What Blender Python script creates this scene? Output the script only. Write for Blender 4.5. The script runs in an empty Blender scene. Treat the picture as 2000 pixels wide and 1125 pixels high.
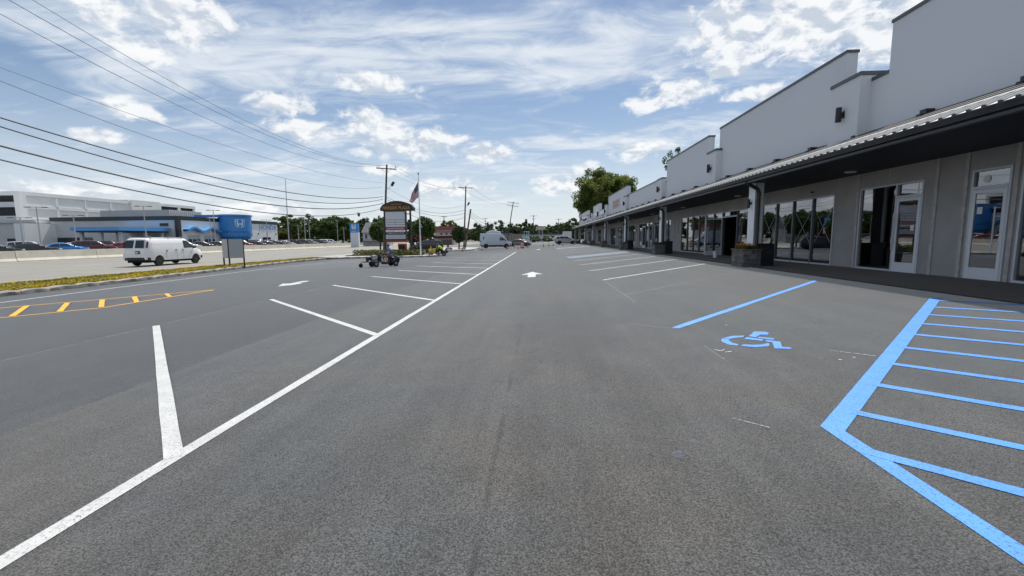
import bpy, bmesh, math, random
import numpy as np
from mathutils import Vector, Matrix

random.seed(7)
rng = np.random.default_rng(11)
R = math.radians
sc = bpy.context.scene
COL = sc.collection

# ------------------------------------------------------------------ camera
CAM_H = 1.5
PITCH, YAW, ROLL = 0.1129, -0.0625, -0.0094
cd = bpy.data.cameras.new('camera')
cd.sensor_width = 36.0
cd.lens = 853.9 * 36.0 / 2000.0
cd.clip_start = 0.05
cd.clip_end = 6000
cam = bpy.data.objects.new('camera', cd)
COL.objects.link(cam)
_fw = Vector((math.sin(YAW) * math.cos(PITCH), math.cos(YAW) * math.cos(PITCH), -math.sin(PITCH)))
_r = Vector((math.cos(YAW), -math.sin(YAW), 0))
_u = _r.cross(_fw)
_r2 = math.cos(ROLL) * _r + math.sin(ROLL) * _u
_u2 = -math.sin(ROLL) * _r + math.cos(ROLL) * _u
cam.matrix_world = Matrix(((_r2.x, _u2.x, -_fw.x, 0), (_r2.y, _u2.y, -_fw.y, 0),
                           (_r2.z, _u2.z, -_fw.z, CAM_H), (0, 0, 0, 1)))
sc.camera = cam

# ------------------------------------------------------------------ light
SUN_AZ, SUN_EL = R(9.0), R(61.0)        # azimuth measured from +Y towards +X
SUN_STRENGTH = 3.4
SKY_STRENGTH = 0.085
EXPOSURE = 0.70
sd = bpy.data.lights.new('sun', 'SUN')
sd.energy = SUN_STRENGTH
sd.angle = R(0.53)
sd.color = (1.0, 0.955, 0.89)
sun = bpy.data.objects.new('sun', sd)
COL.objects.link(sun)
_sdir = Vector((math.sin(SUN_AZ) * math.cos(SUN_EL), math.cos(SUN_AZ) * math.cos(SUN_EL), math.sin(SUN_EL)))
sun.rotation_euler = _sdir.to_track_quat('Z', 'Y').to_euler()
sun.location = (0, 0, 60)

world = bpy.data.worlds.new('World')
sc.world = world
world.use_nodes = True
wt = world.node_tree
wt.nodes.clear()


class NT:
    """small wrapper for building node trees"""
    def __init__(self, tree):
        self.t = tree

    def n(self, kind, **kw):
        nd = self.t.nodes.new(kind)
        for k, v in kw.items():
            if k == 'inp':
                for kk, vv in v.items():
                    self.put(nd.inputs[kk], vv)
            else:
                setattr(nd, k, v)
        return nd

    def put(self, sock, v):
        if isinstance(v, bpy.types.NodeSocket):
            self.t.links.new(v, sock)
        else:
            sock.default_value = v

    def math(self, op, a, b=None, clamp=False):
        nd = self.t.nodes.new('ShaderNodeMath')
        nd.operation = op
        nd.use_clamp = clamp
        self.put(nd.inputs[0], a)
        if b is not None:
            self.put(nd.inputs[1], b)
        return nd.outputs[0]

    def vmath(self, op, a, b=None):
        nd = self.t.nodes.new('ShaderNodeVectorMath')
        nd.operation = op
        self.put(nd.inputs[0], a)
        if b is not None:
            self.put(nd.inputs[1], b)
        return nd.outputs['Value'] if op in ('LENGTH', 'DOT_PRODUCT') else nd.outputs[0]

    def step(self, v, lo, hi, a=0.0, b=1.0):
        nd = self.t.nodes.new('ShaderNodeMapRange')
        nd.interpolation_type = 'SMOOTHSTEP'
        self.put(nd.inputs['Value'], v)
        nd.inputs['From Min'].default_value = lo
        nd.inputs['From Max'].default_value = hi
        nd.inputs['To Min'].default_value = a
        nd.inputs['To Max'].default_value = b
        return nd.outputs[0]

    def noise(self, vec, scale, detail=4.0, rough=0.55, dist=0.0):
        nd = self.t.nodes.new('ShaderNodeTexNoise')
        if vec is not None:
            self.put(nd.inputs['Vector'], vec)
        nd.inputs['Scale'].default_value = scale
        nd.inputs['Detail'].default_value = detail
        nd.inputs['Roughness'].default_value = rough
        nd.inputs['Distortion'].default_value = dist
        return nd.outputs['Fac']

    def mix(self, f, a, b, mode='MIX'):
        nd = self.t.nodes.new('ShaderNodeMix')
        nd.data_type = 'RGBA'
        nd.blend_type = mode
        self.put(nd.inputs['Factor'], f)
        self.put(nd.inputs['A'], a)
        self.put(nd.inputs['B'], b)
        return nd.outputs['Result']


def c4(c):
    return (c[0], c[1], c[2], 1.0)


w = NT(wt)
sky = w.n('ShaderNodeTexSky', sky_type='NISHITA', sun_disc=False)
sky.sun_elevation = SUN_EL
sky.sun_rotation = SUN_AZ
sky.air_density = 1.0
sky.dust_density = 0.6
sky.ozone_density = 1.6
tc = w.n('ShaderNodeTexCoord')
dirv = tc.outputs['Generated']
sep = w.n('ShaderNodeSeparateXYZ', inp={0: dirv})
dx, dy, dz = sep.outputs
az = w.math('MULTIPLY', w.math('ARCTAN2', dx, dy), 57.2958)
el = w.math('MULTIPLY', w.math('ARCSINE', dz), 57.2958)
azel = w.n('ShaderNodeCombineXYZ', inp={0: az, 1: el}).outputs[0]
up = w.math('MAXIMUM', w.math('ADD', dz, 0.10), 0.05)
px = w.math('DIVIDE', dx, up)
py = w.math('DIVIDE', dy, up)
plane = w.n('ShaderNodeCombineXYZ', inp={0: px, 1: py}).outputs[0]
# high thin veil: long streaks and patches
mp = w.n('ShaderNodeMapping', inp={0: plane})
mp.inputs['Rotation'].default_value = (0, 0, R(-40))
mp.inputs['Scale'].default_value = (0.62, 1.15, 1)
mp.inputs['Location'].default_value = (2.3, 0.4, 0.0)
n_big = w.noise(mp.outputs[0], 0.95, 4.0, 0.55, 0.9)
n_fin = w.noise(mp.outputs[0], 3.4, 5.0, 0.66, 1.3)
veil = w.math('ADD', w.math('MULTIPLY', n_big, 0.66), w.math('MULTIPLY', n_fin, 0.34))
veil_f = w.math('MULTIPLY', w.step(veil, 0.37, 0.60), 0.86)
horizon_haze = w.math('MULTIPLY', w.step(el, 21.0, 0.0, 0.0, 0.80), w.step(n_fin, 0.25, 0.62, 0.72, 1.0))
veil_f = w.math('MAXIMUM', veil_f, horizon_haze)
# heaped clouds
cc = w.vmath('MULTIPLY', azel, (1.0, 1.7, 1.0))
n_c1 = w.noise(cc, 0.30, 6.0, 0.62, 0.35)
n_c2 = w.noise(w.vmath('ADD', cc, (0.5, 1.5, 0.0)), 0.30, 3.0, 0.6, 0.35)
CLOUDS = [(-38.8, 21.4, 5.4, 2.9), (-44.6, 20.6, 2.6, 2.2), (-42.0, 18.2, 3.0, 1.7), (16.4, 16.5, 5.2, 1.9), (13.4, 15.7, 3.0, 1.3),
          (21.9, 18.1, 2.8, 1.0), (24.4, 15.3, 3.4, 1.0), (22.5, 21.6, 6.5, 3.4), (29.0, 21.2, 8.0, 4.2), (35.0, 19.0, 7.0, 3.6),
          (-20.5, 13.6, 5.0, 1.9), (-17.5, 11.4, 8.0, 1.9), (-13.0, 11.9, 4.4, 2.0), (-6.4, 10.6, 3.6, 1.5),
          (-30.5, 14.9, 4.0, 1.5), (-28.0, 12.5, 5.0, 1.3), (-42.9, 12.6, 2.8, 1.2), (-45.8, 9.8, 2.6, 1.0), (-11.0, 6.4, 5.0, 1.6),
          (2.6, 6.7, 4.2, 1.5), (6.0, 8.7, 2.2, 1.0), (12.2, 10.5, 3.8, 1.3), (-20.5, 18.0, 6.5, 1.3), (-51.0, 4.2, 7.0, 1.4), (-33.0, 3.6, 6.0, 1.0),
          (-18.5, 8.4, 3.4, .9), (72, 17, 9, 3.4), (112, 14, 9, 3), (150, 20, 11, 4), (-84, 15, 9, 3), (-120, 19, 9, 3.6), (-158, 14, 10, 3)]
m = -0.75
for (a, e, ww, hh) in CLOUDS:
    q = w.vmath('MULTIPLY', w.vmath('SUBTRACT', azel, (a, e, 0.0)), (1.0 / ww, 1.0 / hh, 0.0))
    m = w.math('MAXIMUM', w.math('SUBTRACT', 1.0, w.vmath('LENGTH', q)), m)
dens_raw = w.math('ADD', m, w.math('MULTIPLY', w.math('SUBTRACT', n_c1, 0.5), 2.5))
cum = w.math('MULTIPLY', w.step(dens_raw, -0.05, 0.62), 0.94)
cum = w.math('MULTIPLY', cum, w.step(el, 1.0, 4.0, 0.35, 0.96))
lit = w.step(w.math('SUBTRACT', n_c1, n_c2), -0.13, 0.09)            # tops face the light, undersides are grey
WHITE = 0.66
cum_col = w.mix(lit, c4((WHITE * .56, WHITE * .62, WHITE * .70)), c4((WHITE * .92, WHITE * .93, WHITE * .935)))
veil_col = w.mix(w.math('MAXIMUM', w.step(veil, 0.44, 0.66), w.step(el, 17.0, 2.0, 0.0, 0.80)), c4((WHITE * .48, WHITE * .58, WHITE * .72)), c4((WHITE * .80, WHITE * .84, WHITE * .88)))
sky_rgb = w.mix(1.0, sky.outputs[0], c4((SKY_STRENGTH * .66, SKY_STRENGTH * .68, SKY_STRENGTH * .70)), 'MULTIPLY')
col = w.mix(veil_f, sky_rgb, veil_col)
col = w.mix(cum, col, cum_col)
bg = w.n('ShaderNodeBackground', inp={'Color': col, 'Strength': 1.0})
wo = w.n('ShaderNodeOutputWorld')
wt.links.new(bg.outputs[0], wo.inputs[0])
world.cycles.sampling_method = 'NONE'

sc.view_settings.view_transform = 'Standard'
sc.view_settings.look = 'None'
sc.view_settings.exposure = EXPOSURE
sc.view_settings.gamma = 1.0
sc.view_settings.use_curve_mapping = False
sc.render.engine = 'CYCLES'
sc.cycles.max_bounces = 8
sc.cycles.diffuse_bounces = 3
sc.cycles.glossy_bounces = 3
sc.cycles.transmission_bounces = 4
sc.cycles.transparent_max_bounces = 12
sc.cycles.caustics_reflective = False
sc.cycles.caustics_refractive = False
sc.cycles.use_denoising = True

# ------------------------------------------------------------------ materials
MATS = {}


def pbr(name, color, rough=0.6, metal=0.0, spec=0.5, var=0.0, vscale=3.0, bump=0.0, bscale=40.0, coat=0.0, dirt=0.0):
    if name in MATS:
        return MATS[name]
    mt = bpy.data.materials.new(name)
    mt.use_nodes = True
    t = NT(mt.node_tree)
    b = mt.node_tree.nodes['Principled BSDF']
    b.inputs['Roughness'].default_value = rough
    b.inputs['Metallic'].default_value = metal
    b.inputs['Specular IOR Level'].default_value = spec
    b.inputs['Coat Weight'].default_value = coat
    b.inputs['Coat Roughness'].default_value = 0.06
    co = t.n('ShaderNodeTexCoord').outputs['Object']
    colr = c4(color)
    if var > 0:
        f = t.noise(co, vscale, 5.0, 0.6)
        f = t.step(f, 0.3, 0.7)
        lo = c4([max(0, x * (1 - var)) for x in color])
        hi = c4([min(1, x * (1 + var)) for x in color])
        colr = t.mix(f, lo, hi)
    if dirt > 0:
        f = t.step(t.noise(co, vscale * .37, 6.0, 0.65, 0.4), 0.52, 0.75)
        colr = t.mix(t.math('MULTIPLY', f, dirt), colr, c4([x * .55 for x in color]))
    t.put(b.inputs['Base Color'], colr)
    if bump > 0:
        bn = t.n('ShaderNodeBump', inp={'Strength': bump, 'Distance': 0.02, 'Height': t.noise(co, bscale, 4.0, 0.6)})
        t.put(b.inputs['Normal'], bn.outputs[0])
    MATS[name] = mt
    return mt


def asphalt_material(name, base, near_lot=True, sheen=1.0):
    mt = bpy.data.materials.new(name)
    mt.use_nodes = True
    t = NT(mt.node_tree)
    b = mt.node_tree.nodes['Principled BSDF']
    co = t.n('ShaderNodeTexCoord').outputs['Object']
    s = t.n('ShaderNodeSeparateXYZ', inp={0: co})
    x, y = s.outputs[0], s.outputs[1]
    vor = t.n('ShaderNodeTexVoronoi', feature='F1')
    t.put(vor.inputs['Vector'], co)
    vor.inputs['Scale'].default_value = 105
    stone = vor.outputs['Color']
    stone_v = t.n('ShaderNodeSeparateColor', inp={0: stone}).outputs[0]
    gap = t.step(vor.outputs['Distance'], 0.42, 0.75)
    fine = t.noise(co, 95, 3.0, 0.75)
    mid = t.noise(co, 1.7, 3.0, 0.62, 0.3)
    big = t.noise(co, 0.24, 3.0, 0.6, 0.5)
    streak = t.noise(t.vmath('MULTIPLY', co, (2.6, 0.16, 1.0)), 1.0, 3.0, 0.6)
    v = t.step(fine, 0.28, 0.74, 0.74, 1.26)
    v = t.math('MULTIPLY', v, t.step(stone_v, 0.0, 1.0, 0.74, 1.28))
    v = t.math('MULTIPLY', v, t.math('SUBTRACT', 1.08, t.math('MULTIPLY', gap, 0.6)))
    v = t.math('MULTIPLY', v, t.step(mid, 0.25, 0.75, 0.88, 1.11))
    v = t.math('MULTIPLY', v, t.step(streak, 0.28, 0.72, 0.86, 1.12))
    warm = c4((base * 1.12, base * 1.04, base * .95))
    cool = c4((base * .95, base * 1.0, base * 1.03))
    if name.startswith('walk'):
        warm, cool = c4((base * 1.10, base * .93, base * .84)), c4((base * .95, base * .84, base * .78))
    colr = t.mix(t.step(big, 0.38, 0.62), cool, warm)
    if near_lot:
        wob = t.math('MULTIPLY', t.math('SUBTRACT', t.noise(co, 0.9, 4.0, 0.6), 0.5), 0.22)
        xw = t.math('ADD', x, wob)
        # the lane along the road was laid with a darker, bluer mix
        lane = t.step(xw, -4.70, -4.86)
        colr = t.mix(lane, colr, t.mix(t.step(big, .35, .65), c4((base * .48, base * .50, base * .55)), c4((base * .60, base * .61, base * .635))))
        lane2 = t.step(xw, -8.15, -8.5)
        colr = t.mix(t.math('MULTIPLY', lane2, 0.22), colr, c4((base * .62, base * .64, base * .68)))
        for sx, wd, dk in ((-4.78, 0.04, .65), (-0.31, 0.02, .55), (5.4, 0.02, .25)):
            d = t.math('ABSOLUTE', t.math('SUBTRACT', t.math('ADD', x, t.math('MULTIPLY', wob, 0.22)), sx))
            f = t.math('MULTIPLY', t.step(d, wd * 1.6, wd * .3), t.step(t.noise(co, 2.1, 5.0, 0.7), 0.36, 0.60))
            colr = t.mix(t.math('MULTIPLY', f, dk), colr, c4((base * .30, base * .30, base * .31)))
        # scuffed dark patch right of the middle seam
        q = t.vmath('MULTIPLY', t.vmath('SUBTRACT', co, (0.45, 7.6, 0)), (1 / 1.05, 1 / 3.6, 0))
        f = t.step(t.math('ADD', t.vmath('LENGTH', q), t.math('MULTIPLY', t.math('SUBTRACT', t.noise(t.vmath('MULTIPLY', co, (1, .6, 1)), 1.3, 5.0, 0.65), .5), 2.0)), 1.0, 0.45)
        colr = t.mix(t.math('MULTIPLY', f, 0.50), colr, c4((base * .50, base * .50, base * .52)))
        # dusty scuffs
        f = t.step(t.noise(t.vmath('MULTIPLY', co, (.7, 1.5, 1)), 0.8, 6.0, 0.7, 1.2), 0.62, 0.80)
        colr = t.mix(t.math('MULTIPLY', f, 0.30), colr, c4((base * 1.35, base * 1.28, base * 1.16)))
    grey = t.n('ShaderNodeCombineColor', inp={0: v, 1: v, 2: v}).outputs[0]
    colr = t.mix(1.0, colr, grey, 'MULTIPLY')
    t.put(b.inputs['Base Color'], colr)
    b.inputs['Roughness'].default_value = 0.75
    b.inputs['Specular IOR Level'].default_value = 0.22
    b.inputs['Sheen Weight'].default_value = sheen
    b.inputs['Sheen Roughness'].default_value = 0.27
    b.inputs['Sheen Tint'].default_value = (1.0, 0.96, 0.90, 1)
    hgt = t.math('ADD', t.math('MULTIPLY', vor.outputs['Distance'], -0.8), fine)
    bn = t.n('ShaderNodeBump', inp={'Strength': 0.55, 'Distance': 0.006, 'Height': hgt})
    t.put(b.inputs['Normal'], bn.outputs[0])
    return mt


def paint_material(name, color, holes=0.5, edge=0.0):
    """road paint: aggregate shows through in pits"""
    mt = bpy.data.materials.new(name)
    mt.use_nodes = True
    t = NT(mt.node_tree)
    b = mt.node_tree.nodes['Principled BSDF']
    co = t.n('ShaderNodeTexCoord').outputs['Object']
    f1 = t.noise(co, 70, 3.0, 0.7)
    pit = t.step(f1, 0.47, 0.36)
    wear = t.noise(co, 1.6, 4.0, 0.6)
    pit = t.math('MULTIPLY', pit, t.step(wear, 0.25, 0.7, 0.3, 1.0))
    pit = t.math('MULTIPLY', pit, holes)
    tone = t.step(t.noise(co, 5.0, 4.0, 0.6), 0.3, 0.7, 0.90, 1.04)
    g = t.n('ShaderNodeCombineColor', inp={0: tone, 1: tone, 2: tone}).outputs[0]
    colr = t.mix(1.0, c4(color), g, 'MULTIPLY')
    colr = t.mix(pit, colr, c4((0.05, 0.05, 0.055)))
    t.put(b.inputs['Base Color'], colr)
    b.inputs['Roughness'].default_value = 0.55
    bn = t.n('ShaderNodeBump', inp={'Strength': 0.4, 'Distance': 0.005, 'Height': t.noise(co, 60, 4.0, 0.7)})
    t.put(b.inputs['Normal'], bn.outputs[0])
    return mt


def chalk_material(name, color, cover):
    mt = bpy.data.materials.new(name)
    mt.use_nodes = True
    t = NT(mt.node_tree)
    b = mt.node_tree.nodes['Principled BSDF']
    co = t.n('ShaderNodeTexCoord').outputs['Object']
    b.inputs['Base Color'].default_value = c4(color)
    b.inputs['Roughness'].default_value = 0.9
    f = t.math('MULTIPLY', t.step(t.noise(co, 26, 5.0, 0.7), 0.35, 0.62), t.step(t.noise(co, 1.1, 4.0, 0.6), 0.3, 0.7, 0.25, 1.0))
    t.put(b.inputs['Alpha'], t.math('MULTIPLY', f, cover))
    return mt


def glass_material(name, tint, refl=0.10, blend=0.5):
    """window pane: sees through to a dim room, mirrors the sky and lot at grazing angles"""
    mt = bpy.data.materials.new(name)
    mt.use_nodes = True
    tr = mt.node_tree
    tr.nodes.clear()
    t = NT(tr)
    out = t.n('ShaderNodeOutputMaterial')
    tp = t.n('ShaderNodeBsdfTransparent', inp={'Color': c4(tint)})
    gl = t.n('ShaderNodeBsdfGlossy', inp={'Color': (0.92, 0.95, 1, 1), 'Roughness': 0.015})
    co = t.n('ShaderNodeTexCoord').outputs['Object']
    bn = t.n('ShaderNodeBump', inp={'Strength': 0.04, 'Distance': 0.02, 'Height': t.noise(co, 1.3, 2.0, 0.5)})
    t.put(gl.inputs['Normal'], bn.outputs[0])
    fr = t.n('ShaderNodeFresnel', inp={'IOR': 1.6})
    f = t.math('ADD', t.math('MULTIPLY', fr.outputs[0], 1.0), refl, clamp=True)
    mx = t.n('ShaderNodeMixShader', inp={0: f, 1: tp.outputs[0], 2: gl.outputs[0]})
    t.put(out.inputs[0], mx.outputs[0])
    return mt


def leaf_material(name, c_lo, c_hi, trans=0.25):
    mt = bpy.data.materials.new(name)
    mt.use_nodes = True
    t = NT(mt.node_tree)
    b = mt.node_tree.nodes['Principled BSDF']
    g = t.n('ShaderNodeNewGeometry')
    f = g.outputs['Random Per Island']
    co = t.n('ShaderNodeTexCoord').outputs['Object']
    f2 = t.noise(co, 0.35, 3.0, 0.6)
    f = t.math('ADD', t.math('MULTIPLY', f, 0.55), t.math('MULTIPLY', t.step(f2, .3, .7), 0.45))
    t.put(b.inputs['Base Color'], t.mix(f, c4(c_lo), c4(c_hi)))
    b.inputs['Roughness'].default_value = 0.6
    b.inputs['Specular IOR Level'].default_value = 0.25
    b.inputs['Transmission Weight'].default_value = 0.0
    b.inputs['Subsurface Weight'].default_value = 0.0
    out = mt.node_tree.nodes['Material Output']
    tl = t.n('ShaderNodeBsdfTranslucent', inp={'Color': t.mix(f, c4([min(1, x * 1.6) for x in c_lo]), c4([min(1, x * 1.6) for x in c_hi]))})
    mx = t.n('ShaderNodeMixShader', inp={0: trans, 1: b.outputs[0], 2: tl.outputs[0]})
    t.put(out.inputs[0], mx.outputs[0])
    return mt


def concrete_road_material(name):
    mt = bpy.data.materials.new(name)
    mt.use_nodes = True
    t = NT(mt.node_tree)
    b = mt.node_tree.nodes['Principled BSDF']
    co = t.n('ShaderNodeTexCoord').outputs['Object']
    s = t.n('ShaderNodeSeparateXYZ', inp={0: co})
    x, y = s.outputs[0], s.outputs[1]
    st = t.noise(t.vmath('MULTIPLY', co, (1.6, 0.05, 1)), 1.0, 6.0, 0.62)
    f = t.noise(co, 0.5, 6.0, 0.65)
    colr = t.mix(t.step(st, .3, .7), c4((0.185, 0.176, 0.152)), c4((0.25, 0.24, 0.212)))
    colr = t.mix(t.math('MULTIPLY', t.step(f, .35, .7), .35), colr, c4((0.15, 0.144, 0.128)))
    # slab joints across and along
    jy = t.math('ABSOLUTE', t.math('SUBTRACT', t.math('FRACT', t.math('DIVIDE', y, 12.0)), 0.5))
    jf = t.step(jy, 0.494, 0.499)
    jx = t.math('ABSOLUTE', t.math('SUBTRACT', t.math('FRACT', t.math('DIVIDE', x, 3.7)), 0.5))
    jf = t.math('MAXIMUM', jf, t.step(jx, 0.488, 0.497))
    colr = t.mix(t.math('MULTIPLY', jf, .55), colr, c4((0.10, 0.095, 0.085)))
    t.put(b.inputs['Base Color'], colr)
    b.inputs['Roughness'].default_value = 0.8
    bn = t.n('ShaderNodeBump', inp={'Strength': 0.3, 'Distance': 0.01, 'Height': t.noise(co, 30, 4.0, 0.6)})
    t.put(b.inputs['Normal'], bn.outputs[0])
    return mt


M = {}
M['asphalt'] = asphalt_material('lot_asphalt', 0.075)
M['asphalt_far'] = asphalt_material('far_asphalt', 0.085, False)
M['walk'] = asphalt_material('walk_asphalt', 0.07, False, 0.15)
M['walk'].node_tree.nodes['Principled BSDF'].inputs['Sheen Tint'].default_value = (1, .9, .8, 1)
M['road'] = concrete_road_material('road_concrete')
M['white_paint'] = paint_material('white_road_paint', (0.50, 0.507, 0.50), 0.8)
M['old_white'] = paint_material('dull_white_road_paint', (0.56, 0.56, 0.54), 0.5)
M['blue_paint'] = paint_material('blue_road_paint', (0.072, 0.285, 0.78), 0.95)
M['pale_blue'] = paint_material('faint_blue_road_paint', (0.105, 0.135, 0.185), 0.9)
M['yellow_paint'] = paint_material('yellow_road_paint', (0.80, 0.40, 0.02), 0.5)
M['chalk'] = chalk_material('chalk_line', (0.62, 0.62, 0.58), 0.50)
M['chalk_bright'] = chalk_material('chalk_scratch', (0.8, 0.8, 0.8), 0.95)
M['chalk_blue'] = chalk_material('blue_overspray', (0.25, 0.32, 0.5), 0.22)
M['stucco'] = pbr('grey_stucco', (0.68, 0.695, 0.72), 0.85, var=0.015, vscale=0.4, bump=0.08, bscale=120, dirt=0.03)
M['wall'] = pbr('grey_wall_panel', (0.385, 0.372, 0.362), 0.85, var=0.10, vscale=1.1, bump=0.35, bscale=70, dirt=0.18)
M['batten'] = pbr('wall_batten', (0.49, 0.465, 0.445), 0.8, var=0.14, vscale=6, bump=0.2)
M['column'] = pbr('column_paint', (0.80, 0.82, 0.84), 0.7, var=0.05, vscale=2, bump=0.1)
M['cap'] = pbr('parapet_cap_metal', (0.10, 0.105, 0.115), 0.45, 0.4)
M['roofmetal'] = pbr('light_roof_metal', (0.62, 0.61, 0.59), 0.38, 0.35, var=0.10, vscale=3)
M['roofdark'] = pbr('dark_roof_metal', (0.085, 0.082, 0.08), 0.6, 0.3, var=0.25, vscale=2.5)
M['rib'] = pbr('roof_rib_metal', (0.55, 0.54, 0.52), 0.38, 0.35, var=0.1)
M['gutter'] = pbr('gutter_metal', (0.045, 0.048, 0.055), 0.40, 0.3, var=0.2, vscale=5)
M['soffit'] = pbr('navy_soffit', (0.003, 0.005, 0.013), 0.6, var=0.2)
M['black'] = pbr('black_metal', (0.014, 0.015, 0.017), 0.42)
M['alu'] = pbr('aluminium_frame', (0.60, 0.62, 0.66), 0.45, 0.15, var=0.06)
M['darkalu'] = pbr('dark_mullion', (0.16, 0.17, 0.19), 0.4, 0.4)
M['kick'] = pbr('door_kick_panel', (0.74, 0.76, 0.80), 0.5, 0.1)
M['pane'] = glass_material('shop_pane', (0.50, 0.53, 0.55), 0.17)
M['leafpane'] = glass_material('door_leaf_pane', (0.75, 0.79, 0.80), 0.05)
M['tape'] = pbr('window_tape', (0.34, 0.38, 0.41), 0.6)
M['paper'] = pbr('paper', (0.78, 0.78, 0.76), 0.7)
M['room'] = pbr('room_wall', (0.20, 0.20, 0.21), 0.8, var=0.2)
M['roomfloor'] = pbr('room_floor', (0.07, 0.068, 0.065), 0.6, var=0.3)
M['lens'] = pbr('light_lens', (0.75, 0.75, 0.72), 0.3)
M['sign_tan'] = pbr('sign_tan', (0.55, 0.42, 0.36), 0.6, var=0.12, vscale=3)
M['sign_white'] = pbr('sign_white', (0.80, 0.81, 0.82), 0.5)
M['steel'] = pbr('galvanised_steel', (0.45, 0.46, 0.47), 0.45, 0.5)
M['stone1'] = pbr('planter_stone_dark', (0.115, 0.108, 0.105), 0.85, var=0.3, vscale=7, bump=0.6, bscale=25)
M['stone2'] = pbr('planter_stone_grey', (0.19, 0.18, 0.175), 0.85, var=0.28, vscale=7, bump=0.6, bscale=25)
M['stone3'] = pbr('planter_stone_brown', (0.16, 0.135, 0.12), 0.85, var=0.3, vscale=7, bump=0.6, bscale=25)
M['mortar'] = pbr('mortar', (0.32, 0.32, 0.33), 0.9, var=0.15)
M['soil'] = pbr('soil', (0.05, 0.035, 0.025), 0.95, var=0.4, vscale=20)
M['kerb'] = pbr('kerb_stone', (0.24, 0.228, 0.205), 0.9, var=0.35, vscale=2.2, bump=0.9, bscale=14, dirt=0.5)
M['barrier'] = pbr('barrier_concrete', (0.58, 0.54, 0.46), 0.85, var=0.10, vscale=0.8, bump=0.2, bscale=20, dirt=0.22)
M['grass'] = pbr('verge_soil', (0.085, 0.075, 0.03), 0.95, var=0.5, vscale=3)
M['ground'] = pbr('field_ground', (0.075, 0.085, 0.045), 0.95, var=0.35, vscale=0.05)
M['wood'] = pbr('pole_wood', (0.115, 0.092, 0.072), 0.9, var=0.35, vscale=2.5, bump=0.5, bscale=18)
M['wire'] = pbr('wire', (0.02, 0.021, 0.024), 0.6)
M['tyre'] = pbr('tyre_rubber', (0.016, 0.016, 0.017), 0.85)
M['rim'] = pbr('wheel_rim', (0.36, 0.36, 0.37), 0.4, 0.7)
M['darkrim'] = pbr('dark_wheel_rim', (0.09, 0.09, 0.092), 0.45, 0.5)
M['carglass'] = pbr('car_glass', (0.012, 0.014, 0.017), 0.06, spec=0.8)
M['plastic'] = pbr('black_plastic', (0.022, 0.022, 0.023), 0.6)
M['redlens'] = pbr('red_lens', (0.13, 0.012, 0.012), 0.25)
M['clearlens'] = pbr('clear_lens', (0.7, 0.72, 0.74), 0.15)
M['plate'] = pbr('number_plate', (0.55, 0.55, 0.5), 0.5)
M['underbody'] = pbr('underbody', (0.012, 0.012, 0.012), 0.9)
M['orange'] = pbr('cone_orange', (0.55, 0.10, 0.03), 0.55, var=0.08, vscale=8)
M['conewhite'] = pbr('cone_band', (0.75, 0.74, 0.72), 0.5)
M['skin'] = pbr('skin', (0.42, 0.25, 0.18), 0.6)
M['hair'] = pbr('grey_hair', (0.10, 0.085, 0.075), 0.8)
M['shirt_blue'] = pbr('blue_shirt', (0.045, 0.17, 0.48), 0.85, var=0.2, vscale=8)
M['shirt_yellow'] = pbr('safety_yellow_shirt', (0.62, 0.90, 0.03), 0.8, var=0.1, vscale=8)
M['shorts'] = pbr('grey_shorts', (0.07, 0.068, 0.07), 0.9)
M['trousers'] = pbr('dark_trousers', (0.022, 0.024, 0.03), 0.9)
M['shoe'] = pbr('shoe', (0.05, 0.045, 0.04), 0.8)
M['flag_red'] = pbr('flag_red', (0.42, 0.035, 0.05), 0.85)
M['flag_white'] = pbr('flag_white', (0.72, 0.68, 0.68), 0.85)
M['flag_blue'] = pbr('flag_blue', (0.018, 0.03, 0.10), 0.85)
M['letter_gold'] = pbr('gold_lettering', (0.62, 0.33, 0.06), 0.5)
M['letter_white'] = pbr('white_lettering', (0.80, 0.79, 0.77), 0.5)
M['letter_black'] = pbr('black_lettering', (0.03, 0.03, 0.03), 0.5)
M['sign_box'] = pbr('sign_bronze', (0.028, 0.024, 0.02), 0.45)
M['panel_grey'] = pbr('blank_sign_panel', (0.60, 0.62, 0.67), 0.4)
M['panel_red'] = pbr('red_sign_panel', (0.36, 0.03, 0.045), 0.45)
M['panel_brick'] = pbr('brick_red_sign_panel', (0.20, 0.05, 0.04), 0.5)
M['panel_navy'] = pbr('black_sign_panel', (0.012, 0.016, 0.024), 0.45)
M['d_wall'] = pbr('dealer_white_wall', (0.76, 0.76, 0.75), 0.7, var=0.03, vscale=0.3)
M['d_grey'] = pbr('dealer_grey_wall', (0.50, 0.51, 0.52), 0.75, var=0.05, vscale=0.4)
M['d_dark'] = pbr('dealer_fascia', (0.026, 0.030, 0.036), 0.5)
M['d_blue'] = pbr('dealer_blue', (0.038, 0.225, 0.56), 0.30, var=0.05, vscale=.5)
M['d_blue2'] = pbr('dealer_light_blue', (0.09, 0.32, 0.68), 0.35)
M['d_glass'] = pbr('dealer_glass', (0.02, 0.024, 0.03), 0.1, spec=0.7)
M['deck'] = pbr('parking_deck_concrete', (0.82, 0.815, 0.80), 0.8, var=0.04, vscale=0.25, dirt=0.12)
M['deckdark'] = pbr('parking_deck_inside', (0.035, 0.036, 0.04), 0.9)
M['redroof'] = pbr('red_brown_roof', (0.05, 0.012, 0.012), 0.9, spec=0.08, var=0.15)
M['pinkwall'] = pbr('pale_pink_wall', (0.52, 0.42, 0.40), 0.8)
M['greyroof'] = pbr('grey_shingle_roof', (0.13, 0.135, 0.14), 0.9, var=0.15, vscale=2)
M['greywall'] = pbr('grey_siding', (0.42, 0.43, 0.43), 0.8)
M['bark'] = pbr('bark', (0.085, 0.065, 0.048), 0.95, var=0.35, vscale=4, bump=0.7, bscale=12)
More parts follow.
